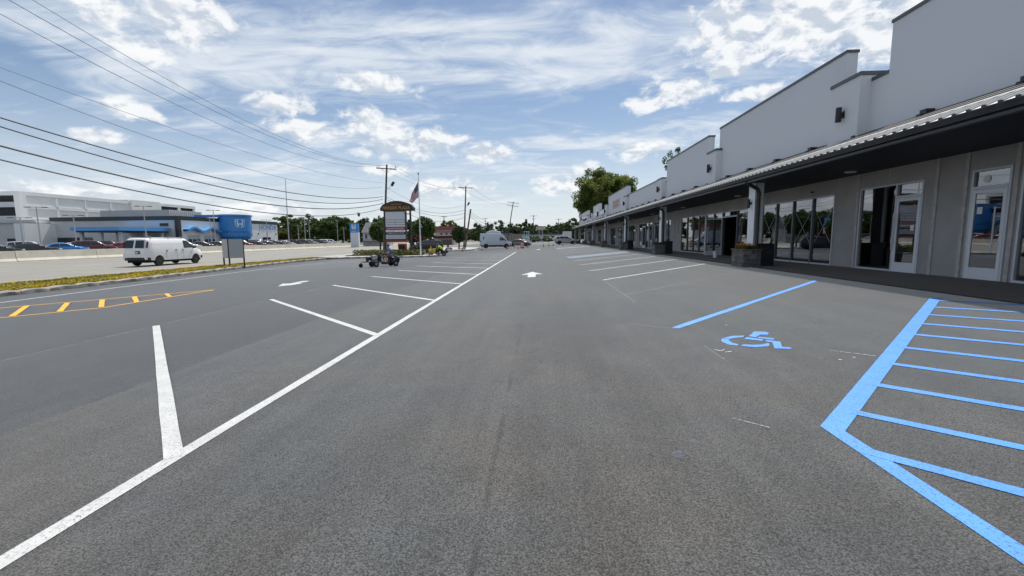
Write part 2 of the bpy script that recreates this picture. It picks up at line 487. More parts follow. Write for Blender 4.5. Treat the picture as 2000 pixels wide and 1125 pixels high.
M['leaf_big'] = leaf_material('maple_leaf', (0.045, 0.075, 0.016), (0.17, 0.19, 0.04), .38)
M['leaf_mid'] = leaf_material('mid_green_leaf', (0.04, 0.072, 0.02), (0.095, 0.135, 0.034))
M['leaf_dark'] = leaf_material('dark_green_leaf', (0.036, 0.062, 0.026), (0.085, 0.118, 0.042), .22)
M['leaf_red'] = leaf_material('purple_leaf', (0.05, 0.015, 0.018), (0.12, 0.035, 0.04))
M['leaf_olive'] = leaf_material('olive_leaf', (0.06, 0.075, 0.018), (0.14, 0.13, 0.03))
M['leaf_verge'] = leaf_material('ground_cover_leaf', (0.15, 0.15, 0.022), (0.32, 0.28, 0.04))
M['petal_yellow'] = leaf_material('yellow_petal', (0.36, 0.24, 0.012), (0.58, 0.38, 0.02), .35)
M['petal_orange'] = leaf_material('orange_petal', (0.42, 0.14, 0.012), (0.62, 0.30, 0.02), .3)
M['tank'] = pbr('dull_steel_tank', (0.36, 0.345, 0.33), 0.5, 0.3, var=0.25, vscale=6, dirt=0.4)
M['yellowmach'] = pbr('yellow_machine', (0.58, 0.44, 0.06), 0.55, var=0.25, vscale=6)
M['navybox'] = pbr('navy_machine_cover', (0.02, 0.025, 0.045), 0.5)
M['bin'] = pbr('black_bin', (0.009, 0.010, 0.012), 0.5)
M['faint'] = pbr('faint_bin_letter', (0.10, 0.10, 0.11), 0.5)
M['teal'] = pbr('pale_teal_paint', (0.30, 0.58, 0.56), 0.6)
M['tan'] = pbr('tan_panel', (0.36, 0.31, 0.25), 0.8, var=0.15)
M['tarp'] = pbr('blue_tarp', (0.06, 0.14, 0.36), 0.6)


def carpaint(name, color):
    return pbr('car_paint_' + name, color, 0.32, 0.0, 0.5, var=0.02, coat=0.6)


# ------------------------------------------------------------------ mesh helpers
class MB:
    def __init__(self):
        self.v = []
        self.f = []

    def add(self, vs, fs):
        o = len(self.v)
        self.v.extend([tuple(p) for p in vs])
        self.f.extend([tuple(i + o for i in f) for f in fs])
        return self

    def box(self, x0, x1, y0, y1, z0, z1):
        if x0 > x1: x0, x1 = x1, x0
        if y0 > y1: y0, y1 = y1, y0
        if z0 > z1: z0, z1 = z1, z0
        vs = [(x0, y0, z0), (x1, y0, z0), (x1, y1, z0), (x0, y1, z0), (x0, y0, z1), (x1, y0, z1), (x1, y1, z1), (x0, y1, z1)]
        fs = [(0, 3, 2, 1), (4, 5, 6, 7), (0, 1, 5, 4), (1, 2, 6, 5), (2, 3, 7, 6), (3, 0, 4, 7)]
        return self.add(vs, fs)

    def obox(self, c, sx, sy, sz, rot=None):
        """box centred on c with an optional rotation matrix"""
        vs = [Vector((a * sx / 2, b * sy / 2, d * sz / 2)) for d in (-1, 1) for (a, b) in ((-1, -1), (1, -1), (1, 1), (-1, 1))]
        if rot is not None:
            vs = [rot @ p for p in vs]
        vs = [p + Vector(c) for p in vs]
        return self.add(vs, [(0, 3, 2, 1), (4, 5, 6, 7), (0, 1, 5, 4), (1, 2, 6, 5), (2, 3, 7, 6), (3, 0, 4, 7)])

    def path(self, pts, rad, n=8, cap=True):
        pts = [Vector(p) for p in pts]
        if not hasattr(rad, '__len__'):
            rad = [rad] * len(pts)
        o = len(self.v)
        prev = None
        for i, p in enumerate(pts):
            if i == 0:
                d = pts[1] - pts[0]
            elif i == len(pts) - 1:
                d = pts[-1] - pts[-2]
            else:
                d = (pts[i + 1] - pts[i]).normalized() + (pts[i] - pts[i - 1]).normalized()
            d.normalize()
            ref = Vector((0, 0, 1)) if abs(d.z) < 0.95 else Vector((1, 0, 0))
            a = d.cross(ref).normalized()
            if prev is not None and a.dot(prev) < 0 and abs(a.dot(prev)) > .3:
                a = -a
            prev = a
            b = d.cross(a).normalized()
            for k in range(n):
                t = 2 * math.pi * k / n
                self.v.append(tuple(p + (a * math.cos(t) + b * math.sin(t)) * rad[i]))
        for i in range(len(pts) - 1):
            for k in range(n):
                k2 = (k + 1) % n
                self.f.append((o + i * n + k, o + i * n + k2, o + (i + 1) * n + k2, o + (i + 1) * n + k))
        if cap:
            self.f.append(tuple(o + k for k in range(n))[::-1])
            self.f.append(tuple(o + (len(pts) - 1) * n + k for k in range(n)))
        return self

    def tube(self, p0, p1, r0, r1=None, n=8):
        return self.path([p0, p1], [r0, r0 if r1 is None else r1], n)

    def lathe(self, prof, c=(0, 0, 0), n=16, axis='Z'):
        o = len(self.v)
        for (r, h) in prof:
            for k in range(n):
                t = 2 * math.pi * k / n
                a, b = r * math.cos(t), r * math.sin(t)
                p = (a, b, h) if axis == 'Z' else ((a, h, b) if axis == 'Y' else (h, a, b))
                self.v.append((p[0] + c[0], p[1] + c[1], p[2] + c[2]))
        for i in range(len(prof) - 1):
            for k in range(n):
                k2 = (k + 1) % n
                self.f.append((o + i * n + k, o + i * n + k2, o + (i + 1) * n + k2, o + (i + 1) * n + k))
        self.f.append(tuple(o + k for k in range(n))[::-1])
        self.f.append(tuple(o + (len(prof) - 1) * n + k for k in range(n)))
        return self

    def prism(self, poly, h0, h1, axis='Z'):
        """poly: 2d outline; extruded along axis (Z: xy, Y: xz, X: yz)"""
        n = len(poly)

        def P(a, b, h):
            return (a, b, h) if axis == 'Z' else ((a, h, b) if axis == 'Y' else (h, a, b))
        vs = [P(a, b, h0) for a, b in poly] + [P(a, b, h1) for a, b in poly]
        fs = [tuple(range(n))[::-1], tuple(range(n, 2 * n))]
        for i in range(n):
            j = (i + 1) % n
            fs.append((i, j, n + j, n + i))
        return self.add(vs, fs)

    def quad(self, a, b, c, d):
        return self.add([a, b, c, d], [(0, 1, 2, 3)])

    def mesh(self, name, bevel=0.0, fix=True):
        me = bpy.data.meshes.new(name)
        me.from_pydata(self.v, [], self.f)
        if bevel > 0 or fix:
            bm = bmesh.new()
            bm.from_mesh(me)
            if fix:
                bmesh.ops.recalc_face_normals(bm, faces=bm.faces)
            if bevel > 0:
                bmesh.ops.bevel(bm, geom=[e for e in bm.edges if e.is_manifold and e.calc_face_angle(0) > .5], offset=bevel, segments=1, affect='EDGES', profile=0.7)
            bm.to_mesh(me)
            bm.free()
        me.update()
        return me

    def build(self, name, mat, parent=None, smooth=False, bevel=0.0, world_space=False, fix=True):
        if world_space and parent is not None:
            L = parent_origin(parent)
            self.v = [(p[0] - L[0], p[1] - L[1], p[2] - L[2]) for p in self.v]
        me = self.mesh(name, bevel, fix)
        return link_mesh(name, me, mat, parent, smooth)


def parent_origin(p):
    v = Vector((0, 0, 0))
    while p is not None:
        v = v + p.location
        p = p.parent
    return v


def link_mesh(name, me, mat, parent=None, smooth=False):
    if mat is not None and len(me.materials) == 0:
        me.materials.append(M[mat] if isinstance(mat, str) else mat)
    if smooth:
        me.polygons.foreach_set('use_smooth', [True] * len(me.polygons))
        try:
            me.set_sharp_from_angle(angle=R(40))
        except Exception:
            pass
    ob = bpy.data.objects.new(name, me)
    COL.objects.link(ob)
    if parent is not None:
        ob.parent = parent
    return ob


def inst(name, me, parent=None, loc=(0, 0, 0), rz=0.0, scale=None):
    ob = bpy.data.objects.new(name, me)
    COL.objects.link(ob)
    ob.location = loc
    ob.rotation_euler = (0, 0, rz)
    if scale is not None:
        ob.scale = scale
    if parent is not None:
        ob.parent = parent
    return ob


def empty(name, loc=(0, 0, 0), rz=0.0, parent=None):
    o = bpy.data.objects.new(name, None)
    COL.objects.link(o)
    o.location = loc
    o.rotation_euler = (0, 0, rz)
    if parent is not None:
        o.parent = parent
    return o


def tag(o, label, cat, group=None):
    o['label'] = label
    o['category'] = cat
    if group:
        o['group'] = group
    return o


def kind(o, k):
    o['kind'] = k
    return o


def copy_tree(o, parent=None):
    c = o.copy()
    COL.objects.link(c)
    c.parent = parent
    for ch in list(o.children):
        copy_tree(ch, c)
    return c


def text_mesh(body, size, depth=0.01, align='CENTER', spacing=1.0):
    cu = bpy.data.curves.new('t', 'FONT')
    cu.body = body
    cu.size = size
    cu.extrude = depth
    cu.align_x = align
    cu.align_y = 'CENTER'
    cu.space_character = spacing
    cu.resolution_u = 2
    ob = bpy.data.objects.new('t', cu)
    COL.objects.link(ob)
    bpy.context.view_layer.update()
    dg = bpy.context.evaluated_depsgraph_get()
    me = bpy.data.meshes.new_from_object(ob.evaluated_get(dg))
    bpy.data.objects.remove(ob)
    bpy.data.curves.remove(cu)
    me.materials.clear()
    return me


def text_on(name, body, size, width, loc, facing, mat, parent, depth=0.01):
    """lettering that faces -Y ('S') or +X ('E'), fitted to a width"""
    me = text_mesh(body, size, depth)
    xs = [v.co.x for v in me.vertices]
    k = width / max(1e-6, max(xs) - min(xs))
    ys = [v.co.y for v in me.vertices]
    cy_ = (max(ys) + min(ys)) / 2
    for v in me.vertices:
        a, b, d = v.co.x * k, v.co.y - cy_, v.co.z
        v.co = (a, -d, b) if facing == 'S' else ((d, a, b) if facing == 'E' else (-d, -a, b))
    ob = link_mesh(name, me, mat, parent)
    ob.location = loc
    return ob

# ================================================================== THE SETTING
SLOPE = 0.0403


def zlot(x):
    return SLOPE * max(x, -8.4)


def lerp_table(tab, y):
    if y <= tab[0][0]:
        return tab[0][1]
    for (a, b), (c, d) in zip(tab, tab[1:]):
        if y <= c:
            return b + (d - b) * (y - a) / (c - a)
    return tab[-1][1]


KERB = [(-40, -18.2), (12, -18.62), (20, -19.1), (30, -20.2), (36, -20.75), (41, -20.4), (43.2, -18.2)]


def kerbx(y):
    return lerp_table(KERB, y)


# distant ground reaching the horizon
gm = MB()
gm.quad((-3000, -600, -0.62), (3000, -600, -0.62), (3000, 4200, -0.62), (-3000, 4200, -0.62))
kind(gm.build('ground', 'ground'), 'structure')

# the car park: one sheet that falls from the shops towards the road
lot = MB()
xs = [-23.0, -18, -13, -8.4, -4, 0, 4, 8.06]
ys = [-40 + 10 * i for i in range(22)]
vs = [(x, y, zlot(x)) for y in ys for x in xs]
fs = [(j * len(xs) + i, j * len(xs) + i + 1, (j + 1) * len(xs) + i + 1, (j + 1) * len(xs) + i)
      for j in range(len(ys) - 1) for i in range(len(xs) - 1)]
lot.add(vs, fs)
lot_ob = kind(lot.build('parking_lot', 'asphalt'), 'structure')

# asphalt apron under and beside the shops, and beyond the far end
ap = MB()
ap.quad((8.06, 106, 0.325), (90, 106, 0.33), (90, 330, 0.33), (8.06, 330, 0.325))
ap.quad((-23, 170, -0.33), (8.06, 170, 0.3), (8.06, 330, 0.3), (-23, 330, -0.33))
kind(ap.build('far_lot', 'asphalt_far'), 'structure')

# road
rd = MB()
rd.quad((-50.6, -80, -0.30), (-22.6, -80, -0.335), (-22.6, 520, -0.335), (-50.6, 520, -0.30))
road_ob = kind(rd.build('road', 'road'), 'structure')
dlm = MB()
dlm.quad((-52.5, -40, 0.0), (-50.6, -40, -0.31), (-50.6, 330, -0.31), (-52.5, 330, 0.0))
dlm.quad((-210, -40, 0.02), (-52.5, -40, 0.0), (-52.5, 330, 0.0), (-210, 330, 0.02))
kind(dlm.build('dealer_lot', 'asphalt_far'), 'structure')

# lane dashes on the road
for lx in (-32.6, -36.4, -40.2):
    for k in range(9):
        y0 = 8 + k * 12.0
        mb = MB().quad((lx, y0, -0.317), (lx + .11, y0, -0.317), (lx + .11, y0 + 3, -0.317), (lx, y0 + 3, -0.317))
        mb.build('lane_dash', 'old_white', road_ob)

# walkway in front of the shops
wk = MB()
wk.quad((8.06, -30, 0.355), (10.75, -30, 0.415), (10.75, 106, 0.415), (8.06, 106, 0.355))
wk.quad((8.06, -30, 0.30), (8.06, -30, 0.355), (8.06, 106, 0.355), (8.06, 106, 0.30))
kind(wk.build('walkway', 'walk'), 'structure')

# ------------------------------------------------------------------ painted markings (parts of the car park)
EPS = [0.004]


def flat_poly(name, poly, mat, dz=0.004):
    """flat painted shape; split where the slope changes so that it stays on the asphalt"""
    me = bpy.data.meshes.new(name)
    bm = bmesh.new()
    f = bm.faces.new([bm.verts.new((x, y, 0)) for x, y in poly])
    bmesh.ops.bisect_plane(bm, geom=bm.verts[:] + bm.edges[:] + bm.faces[:], plane_co=(-8.4, 0, 0), plane_no=(1, 0, 0))
    bmesh.ops.triangulate(bm, faces=bm.faces)
    bmesh.ops.recalc_face_normals(bm, faces=bm.faces)
    for v in bm.verts:
        v.co.z = zlot(v.co.x) + dz
    for f in bm.faces:
        if f.normal.z < 0:
            f.normal_flip()
    bm.to_mesh(me)
    bm.free()
    return link_mesh(name, me, mat, lot_ob)


def stripe(name, a, b, width, mat, dz=0.004, ragged=0.006):
    """painted line with slightly wandering edges"""
    a, b = Vector(a), Vector(b)
    d = b - a
    L = d.length
    d.normalize()
    nrm = Vector((-d.y, d.x))
    n = max(2, int(L / 0.6))
    l, r = [], []
    for i in range(n + 1):
        p = a + d * (L * i / n)
        l.append(p + nrm * (width / 2 + random.uniform(-ragged, ragged)))
        r.append(p - nrm * (width / 2 + random.uniform(-ragged, ragged)))
    mb = MB()
    vs = [(p.x, p.y, zlot(p.x) + dz) for p in l] + [(p.x, p.y, zlot(p.x) + dz) for p in r]
    fs = [(n + 1 + i, n + 1 + i + 1, i + 1, i) for i in range(n)]
    mb.add(vs, fs)
    return mb.build(name, mat, lot_ob, fix=False)


stripe('bay_line', (-2.73, -6), (-2.73, 52.6), 0.125, 'white_paint', 0.004)
for i in range(-1, 12):
    y0 = 2.95 + 4.165 * i
    stripe('stall_line', (-2.735, y0), (-8.42, y0 + 6.02), 0.125, 'white_paint', 0.005, 0.003)
for i in range(4):
    y0 = 14.74 + 4.12 * i
    stripe('stall_line', (2.14, y0), (7.45, y0 + 5.25), 0.115, 'white_paint')
for i in range(4):
    y0 = 39.6 + 4.12 * i
    stripe('stall_line', (2.14, y0), (7.45, y0 + 5.25), 0.115, 'white_paint')
for i in range(3):
    stripe('stall_line', (2.14, 64 + 4.12 * i), (7.45, 69.25 + 4.12 * i), 0.115, 'old_white')
# accessible bay next to the camera
stripe('accessible_bay_line', (2.12, 6.85), (7.42, 12.15), 0.125, 'blue_paint')
flat_poly('hatch_border', [(2.09, 3.26), (7.45, 8.75), (7.565, 8.645), (2.205, 3.165)], 'blue_paint', 0.004)
flat_poly('hatch_border', [(2.03, -3.0), (2.09, 3.26), (2.205, 3.165), (2.135, -3.0)], 'blue_paint', 0.004)
for i in range(9):
    s = 0.31 + 0.6 * i
    p = (2.205 + s, 3.165 + s * 1.02)
    stripe('hatch_line', (p[0] - .03, p[1] + .03), (p[0] + 1.75, p[1] - 1.75), 0.105, 'blue_paint', 0.005, .004)
stripe('hatch_line', (2.12, 2.89), (3.85, 1.10), 0.105, 'blue_paint', 0.005, .004)
stripe('hatch_line', (2.12, 1.75), (3.25, 0.55), 0.105, 'blue_paint', 0.005, .004)
SYMBOL = [[(2.541, 6.096), (2.701, 6.198), (2.867, 6.194), (2.811, 6.101), (2.708, 6.086), (2.588, 6.027)],
          [(2.48, 6.028), (2.53, 6.076), (2.581, 6.019), (2.547, 5.922), (2.545, 5.798), (2.586, 5.723), (2.537, 5.661), (2.456, 5.727), (2.436, 5.886)],
          [(2.574, 5.643), (2.638, 5.715), (2.734, 5.675), (2.835, 5.674), (2.963, 5.739), (2.942, 5.673), (2.892, 5.586), (2.717, 5.558)],
          [(2.899, 6.151), (3.032, 6.31), (3.083, 6.404), (3.153, 6.416), (3.247, 6.376), (3.25, 6.291), (3.182, 6.202), (3.092, 6.217), (2.961, 6.072)],
          [(2.782, 6.007), (2.849, 6.095), (2.998, 5.935), (2.944, 5.864)],
          [(2.959, 6.032), (3.017, 6.091), (3.162, 5.97), (3.108, 5.904)],
          [(2.97, 5.837), (3.025, 5.901), (3.136, 5.79), (3.024, 5.529), (3.092, 5.507), (3.089, 5.424), (2.901, 5.469), (3.027, 5.771)]]
for poly in SYMBOL:
    flat_poly('wheelchair_symbol_piece', poly, 'blue_paint')
# faded blue bays further on
flat_poly('blue_bay_fill', [(2.3, 30.4), (2.12, 33.2), (7.3, 38.6), (7.45, 35.6)], 'pale_blue')
flat_poly('blue_bay_fill', [(2.3, 56.2), (2.2, 60.0), (7.3, 65.4), (7.45, 61.4)], 'pale_blue')
stripe('accessible_bay_line', (2.18, 30.6), (2.05, 33.2), 0.10, 'blue_paint', 0.008)
# arrows
ARROW = [(-0.46, 17.05), (-0.14, 17.05), (-0.14, 18.3), (0.16, 18.2), (-0.31, 19.75), (-0.77, 18.2), (-0.46, 18.3)]
flat_poly('arrow', ARROW, 'white_paint')
flat_poly('arrow', [(x + .2, y + 40.2) for x, y in ARROW], 'white_paint')
flat_poly('arrow', [(-10.54, 16.95), (-10.99, 18.01), (-10.69, 18.08), (-10.77, 19.22), (-10.5, 19.27), (-10.36, 18.93), (-10.43, 18.3), (-10.15, 18.14), (-10.23, 17.42)], 'white_paint')
flat_poly('arrow', [(-10.3 + (x + .31), 72.6 - (y - 17)) for x, y in ARROW], 'white_paint')
# edge line along the kerb, then the merging hatch near the sign
EDGE = [(-16.2, 2.0), (-16.45, 8.0), (-16.72, 12.44), (-17.25, 18), (-17.69, 23.6), (-17.95, 27.8), (-17.6, 33.0), (-16.4, 39.3)]
for a, b in zip(EDGE, EDGE[1:]):
    stripe('edge_line', a, b, 0.11, 'white_paint', 0.004, 0.0)
for (a, b) in (((-17.3, 26.8), (-11.6, 30.2)), ((-17.4, 29.6), (-12.6, 33.6)), ((-17.3, 32.4), (-13.6, 36.6)), ((-16.9, 35.6), (-13.4, 39.6))):
    stripe('merge_line', a, b, 0.12, 'white_paint', 0.008)
stripe('merge_line', (-16.2, 41.6), (-11.2, 43.6), 0.12, 'white_paint', 0.008)
# yellow wedge
stripe('yellow_line', (-17.0, 9.0), (-15.34, 11.39), 0.085, 'yellow_paint')
stripe('yellow_line', (-15.34, 11.39), (-12.33, 15.78), 0.085, 'yellow_paint')
stripe('yellow_line', (-15.0, 7.3), (-13.34, 9.86), 0.085, 'yellow_paint')
stripe('yellow_line', (-13.34, 9.86), (-12.29, 11.5), 0.085, 'yellow_paint')
stripe('yellow_line', (-12.29, 11.48), (-12.30, 15.70), 0.085, 'yellow_paint', 0.006)
for a, b in (((-13.32, 10.12), (-15.0, 11.78)), ((-12.84, 10.82), (-14.43, 12.40)), ((-12.45, 11.57), (-14.0, 13.07)), ((-12.28, 12.50), (-13.62, 13.80)), ((-12.38, 13.82), (-13.24, 14.64)), ((-14.0, 8.9), (-15.7, 10.6))):
    stripe('yellow_bar', a, b, 0.125, 'yellow_paint', 0.008)
# chalk layout lines and scratches
stripe('chalk_line', (-8.42, 3.0), (-8.42, 56), 0.028, 'chalk', 0.005, 0.0)
stripe('chalk_line', (-12.3, 15.8), (-12.0, 46), 0.030, 'chalk', 0.005, 0.0)
stripe('chalk_line', (1.6, 10.3), (7.3, 16.0), 0.025, 'chalk', 0.005, 0.0)
stripe('chalk_line', (2.14, 5.7), (2.13, 5.0), 0.010, 'chalk', 0.005, 0.0)
stripe('chalk_line', (2.1, 9.6), (2.13, 14.7), 0.018, 'chalk', 0.005, 0.0)
stripe('chalk_line', (1.5, 7.3), (2.1, 6.8), 0.018, 'chalk', 0.005, 0.0)
stripe('chalk_line', (0.2, 36.3), (-2.6, 33.4), 0.05, 'chalk', 0.005, 0.0)
for a, b, wd in (((1.53, 3.43), (1.72, 3.25), .008), ((3.44, 5.30), (3.75, 5.01), .009), ((2.19, 5.50), (2.24, 5.42), .02), ((2.24, 5.42), (2.30, 5.49), .02),
                 ((2.26, 5.36), (2.35, 5.39), .02), ((2.9, 6.9), (2.93, 6.92), .03), ((3.3, 4.9), (3.32, 4.92), .03)):
    stripe('chalk_scratch', a, b, wd, 'chalk_bright', 0.007, 0.002)
for cx0, cy0, r0 in ((.95, 2.87, .06), (1.10, 3.06, .04)):
    flat_poly('overspray', [(cx0 + r0 * random.uniform(.5, 1.2) * math.cos(k * .628), cy0 + .8 * r0 * random.uniform(.5, 1.2) * math.sin(k * .628)) for k in range(10)], 'chalk_blue', 0.005)
for k in range(14):
    x, y = random.uniform(2.6, 7.2), random.uniform(4.6, 15)
    s = random.uniform(.012, .03)
    flat_poly('paint_drip', [(x, y), (x + s, y + s * .3), (x + s * .8, y + s), (x - s * .2, y + s * .7)], 'chalk_bright', 0.006)

# ------------------------------------------------------------------ kerb stones
kerb_ob = kind(empty('kerb', (kerbx(20), 20, -0.34)), 'structure')


def rough_stone(L, W, H, seed):
    rs = random.Random(seed)
    mb = MB()
    n = 4
    ring = [(-W / 2, -.06), (-W / 2 + .015, H * .72), (-W * .30, H), (W * .34, H * .99), (W / 2, H * .8), (W / 2, -.06)]
    vs = []
    for i in range(n + 1):
        t = -L / 2 + L * i / n
        end = 0.82 if i in (0, n) else 1.0
        for (a, b) in ring:
            vs.append((a * (1 + rs.uniform(-.10, .10)), t + rs.uniform(-.02, .02), b * (end if b > 0 else 1) + (rs.uniform(-.015, .015) if b > 0 else 0)))
    m_ = len(ring)
    fs = []
    for i in range(n):
        for k in range(m_ - 1):
            fs.append((i * m_ + k, i * m_ + k + 1, (i + 1) * m_ + k + 1, (i + 1) * m_ + k))
    fs.append(tuple(range(m_)))
    fs.append(tuple(n * m_ + k for k in range(m_))[::-1])
    mb.add(vs, fs)
    me = mb.mesh('kerb_stone')
    me.materials.append(M['kerb'])
    return me


stone_meshes = [rough_stone(0.98, 0.32, 0.17, s) for s in range(5)]
kp = []
y = 2.0
while y < 41:
    kp.append((kerbx(y), y, math.atan2(-(kerbx(y + .5) - kerbx(y - .5)), 1.0)))
    y += 1.0
# the kerb swings round the two islands
ISL1 = [(-20.3, 41.2), (-18.6, 42.6), (-16.0, 43.6), (-13.6, 44.0), (-11.8, 44.7), (-11.0, 46.2), (-11.2, 48.6), (-12.6, 50.6), (-15.6, 53.0), (-19.0, 55.0), (-22.8, 56.0)]
ISL2 = [(-22.8, 66.0), (-16.0, 66.0), (-13.0, 66.2), (-11.6, 67.0), (-11.1, 69.0), (-11.0, 74.0), (-11.2, 80.0), (-12.0, 86.0), (-14.0, 90.0), (-22.8, 92.0)]
for ISL in (ISL1, ISL2):
    acc = 0.0
    for (a, b), (c, d) in zip(ISL, ISL[1:]):
        L = math.hypot(c - a, d - b)
        n = max(1, round(L / 1.0))
        for i in range(n):
            t = (i + .5) / n
            kp.append((a + (c - a) * t, b + (d - b) * t, math.atan2(-(c - a), d - b)))
for i, (x, y, rz) in enumerate(kp):
    o = inst('kerb_stone', stone_meshes[i % 5], kerb_ob, (x - kerb_ob.location.x, y - 20, 0.0), rz + random.uniform(-.02, .02))

# verge and islands
vg = MB()
vy = [2 + 2 * i for i in range(21)]
rows = []
for y in vy:
    k = kerbx(y)
    rows.append([(k - .1, y, -0.21), (k - .9, y, -0.185), (k - 1.9, y, -0.20), (-22.3 if k > -21 else k - 2.2, y, -0.27), (-23.0, y, -0.34)])
vs = [p for r_ in rows for p in r_]
fs = [(j * 5 + i, j * 5 + i + 1, (j + 1) * 5 + i + 1, (j + 1) * 5 + i) for j in range(len(rows) - 1) for i in range(4)]
vg.add(vs, fs)
verge_ob = kind(vg.build('verge', 'grass', smooth=True), 'structure')


def island(name, loop, mat, top):
    mb = MB()
    cx_ = sum(p[0] for p in loop) / len(loop)
    cy2 = sum(p[1] for p in loop) / len(loop)
    o = [(cx_ + (a - cx_) * .985, cy2 + (b - cy2) * .985) for a, b in loop]
    mb.prism(o, -0.5, top, 'Z')
    return kind(mb.build(name, mat), 'structure')


M['island_conc'] = pbr('island_concrete', (0.36, 0.35, 0.33), 0.85, var=0.12, vscale=0.8, dirt=0.3)
island('traffic_island', ISL1 + [(-23.0, 56.0), (-23.0, 41.2)], 'island_conc', -0.21)
island('traffic_island', ISL2 + [(-23.0, 92.0), (-23.0, 66.0)], 'island_conc', -0.21)
# bed on the first island
bd = MB()
bd.prism([(-20.6, 45.5), (-13.4, 46.8), (-12.6, 48.8), (-14.6, 51.2), (-20.6, 53.6)], -0.21, -0.13, 'Z')
kind(bd.build('planting_bed', 'soil'), 'structure')

# ------------------------------------------------------------------ ground cover on the verge (uncountable)


def leaf_cloud(pts, size, nrm_up=0.0, seed=1, jitter=0.5):
    """numpy mesh of small rhombic leaves at pts"""
    r = np.random.default_rng(seed)
    n = len(pts)
    a = r.normal(size=(n, 3))
    a /= np.linalg.norm(a, axis=1)[:, None]
    u = r.normal(size=(n, 3))
    if nrm_up:
        nz = np.tile(np.array([0, 0, 1.0]), (n, 1)) * nrm_up + r.normal(size=(n, 3)) * (1 - nrm_up)
        nz /= np.linalg.norm(nz, axis=1)[:, None]
        a = np.cross(nz, u)
        a /= np.linalg.norm(a, axis=1)[:, None]
        b = np.cross(nz, a)
    else:
        b = np.cross(a, u)
        b /= np.linalg.norm(b, axis=1)[:, None]
    s = (size * (1 - jitter / 2 + jitter * r.random(n)))[:, None] if np.isscalar(size) else size[:, None]
    v = np.stack([pts - a * s * .5, pts + b * s * .30, pts + a * s * .5, pts - b * s * .30], 1).reshape(-1, 3)
    return v


def leaf_mesh(name, v):
    n = len(v) // 4
    me = bpy.data.meshes.new(name)
    me.vertices.add(len(v))
    me.vertices.foreach_set('co', v.astype(np.float32).ravel())
    me.loops.add(4 * n)
    me.loops.foreach_set('vertex_index', np.arange(4 * n, dtype=np.int32))
    me.polygons.add(n)
    me.polygons.foreach_set('loop_start', np.arange(0, 4 * n, 4, dtype=np.int32))
    me.update(calc_edges=True)
    return me


def verge_points(n, seed, flowers):
    r = np.random.default_rng(seed)
    out = []
    while len(out) < n:
        y = 2 + 39 * r.random()
        k = kerbx(y)
        u = r.random()
        x = k - .08 - u * (abs(-22.5 - k) if k > -21.2 else 2.0)
        f = math.sin(x * 1.9 + y * .62 + 1.3) * .5 + math.sin(y * .37 - x * .9 + 4.0) * .5 + .5 * math.sin(y * 1.9 + x * 3.1) + r.normal() * .5
        if flowers and f < 0.35:
            continue
        tuft = .5 + .5 * math.sin(y * 2.7 + 1.1 * math.sin(x * 4.0)) * math.sin(x * 3.3 + y)
        h = 0.02 + 0.085 * r.random() * (.45 + .55 * tuft)
        zb = -0.20 - .06 * max(0, u - .6) / .4
        out.append((x, y, zb + h + (.015 if flowers else 0)))
    return np.array(out)


gp = verge_points(42000, 3, False)
fp = verge_points(19000, 4, True)
kind(link_mesh('ground_cover', leaf_mesh('ground_cover', leaf_cloud(gp, 0.105, 0.55, 5)), 'leaf_verge'), 'stuff')
kind(link_mesh('yellow_flowers', leaf_mesh('yellow_flowers', leaf_cloud(fp, 0.075, 0.5, 6)), 'petal_yellow'), 'stuff')
r_ = np.random.default_rng(17)
bp = np.stack([-20.4 + 7.6 * r_.random(5200), 46.3 + 6.0 * r_.random(5200), -0.13 + 0.5 * r_.random(5200) ** 1.3], 1)
kp_ = (bp[:, 1] < 47.6 + 3.8 * r_.random(5200)) & (bp[:, 1] > 46.4 - (bp[:, 0] + 16) * 0.05)
kind(link_mesh('bed_plants', leaf_mesh('bed_plants', leaf_cloud(bp[kp_], 0.2, 0.3, 8)), 'leaf_olive'), 'stuff')

# ------------------------------------------------------------------ barrier in the road
bar_ob = tag(empty('road_barrier', (-50.6, 47, -0.31)), 'long beige concrete safety barrier beyond the road lanes', 'barrier')
prof = [(-.30, 0), (-.30, .08), (-.16, .33), (-.09, 1.06), (.09, 1.06), (.16, .33), (.30, .08), (.30, 0)]
bm_ = MB()
bm_.prism(prof, -3.87, 3.87, 'Y')
seg_me = bm_.mesh('barrier_segment')
seg_me.materials.append(M['barrier'])
for k in range(-5, 34):
    o = inst('barrier_segment', seg_me, bar_ob, (random.uniform(-.02, .02), 43.2 + 7.8 * k - 47, random.uniform(-.006, .006)))
dr = MB().box(-49.9, -49.2, 74.0, 76.4, -0.31, -0.296)
dr.build('drain_grate', 'black', road_ob)

# ================================================================== THE SHOPS
mall = tag(empty('strip_mall', (7.7, 40, 0.33)), 'long grey stucco strip mall with stepped parapets, metal canopy roof and dark shop windows', 'building')
WX = 10.6           # front wall plane
BASE = 0.405
SOF = 3.50
Y0, Y1 = -16.0, 104.5


def mp_(mb, name, mat, parent=None, **kw):
    return mb.build(name, mat, parent or mall, world_space=True, **kw)


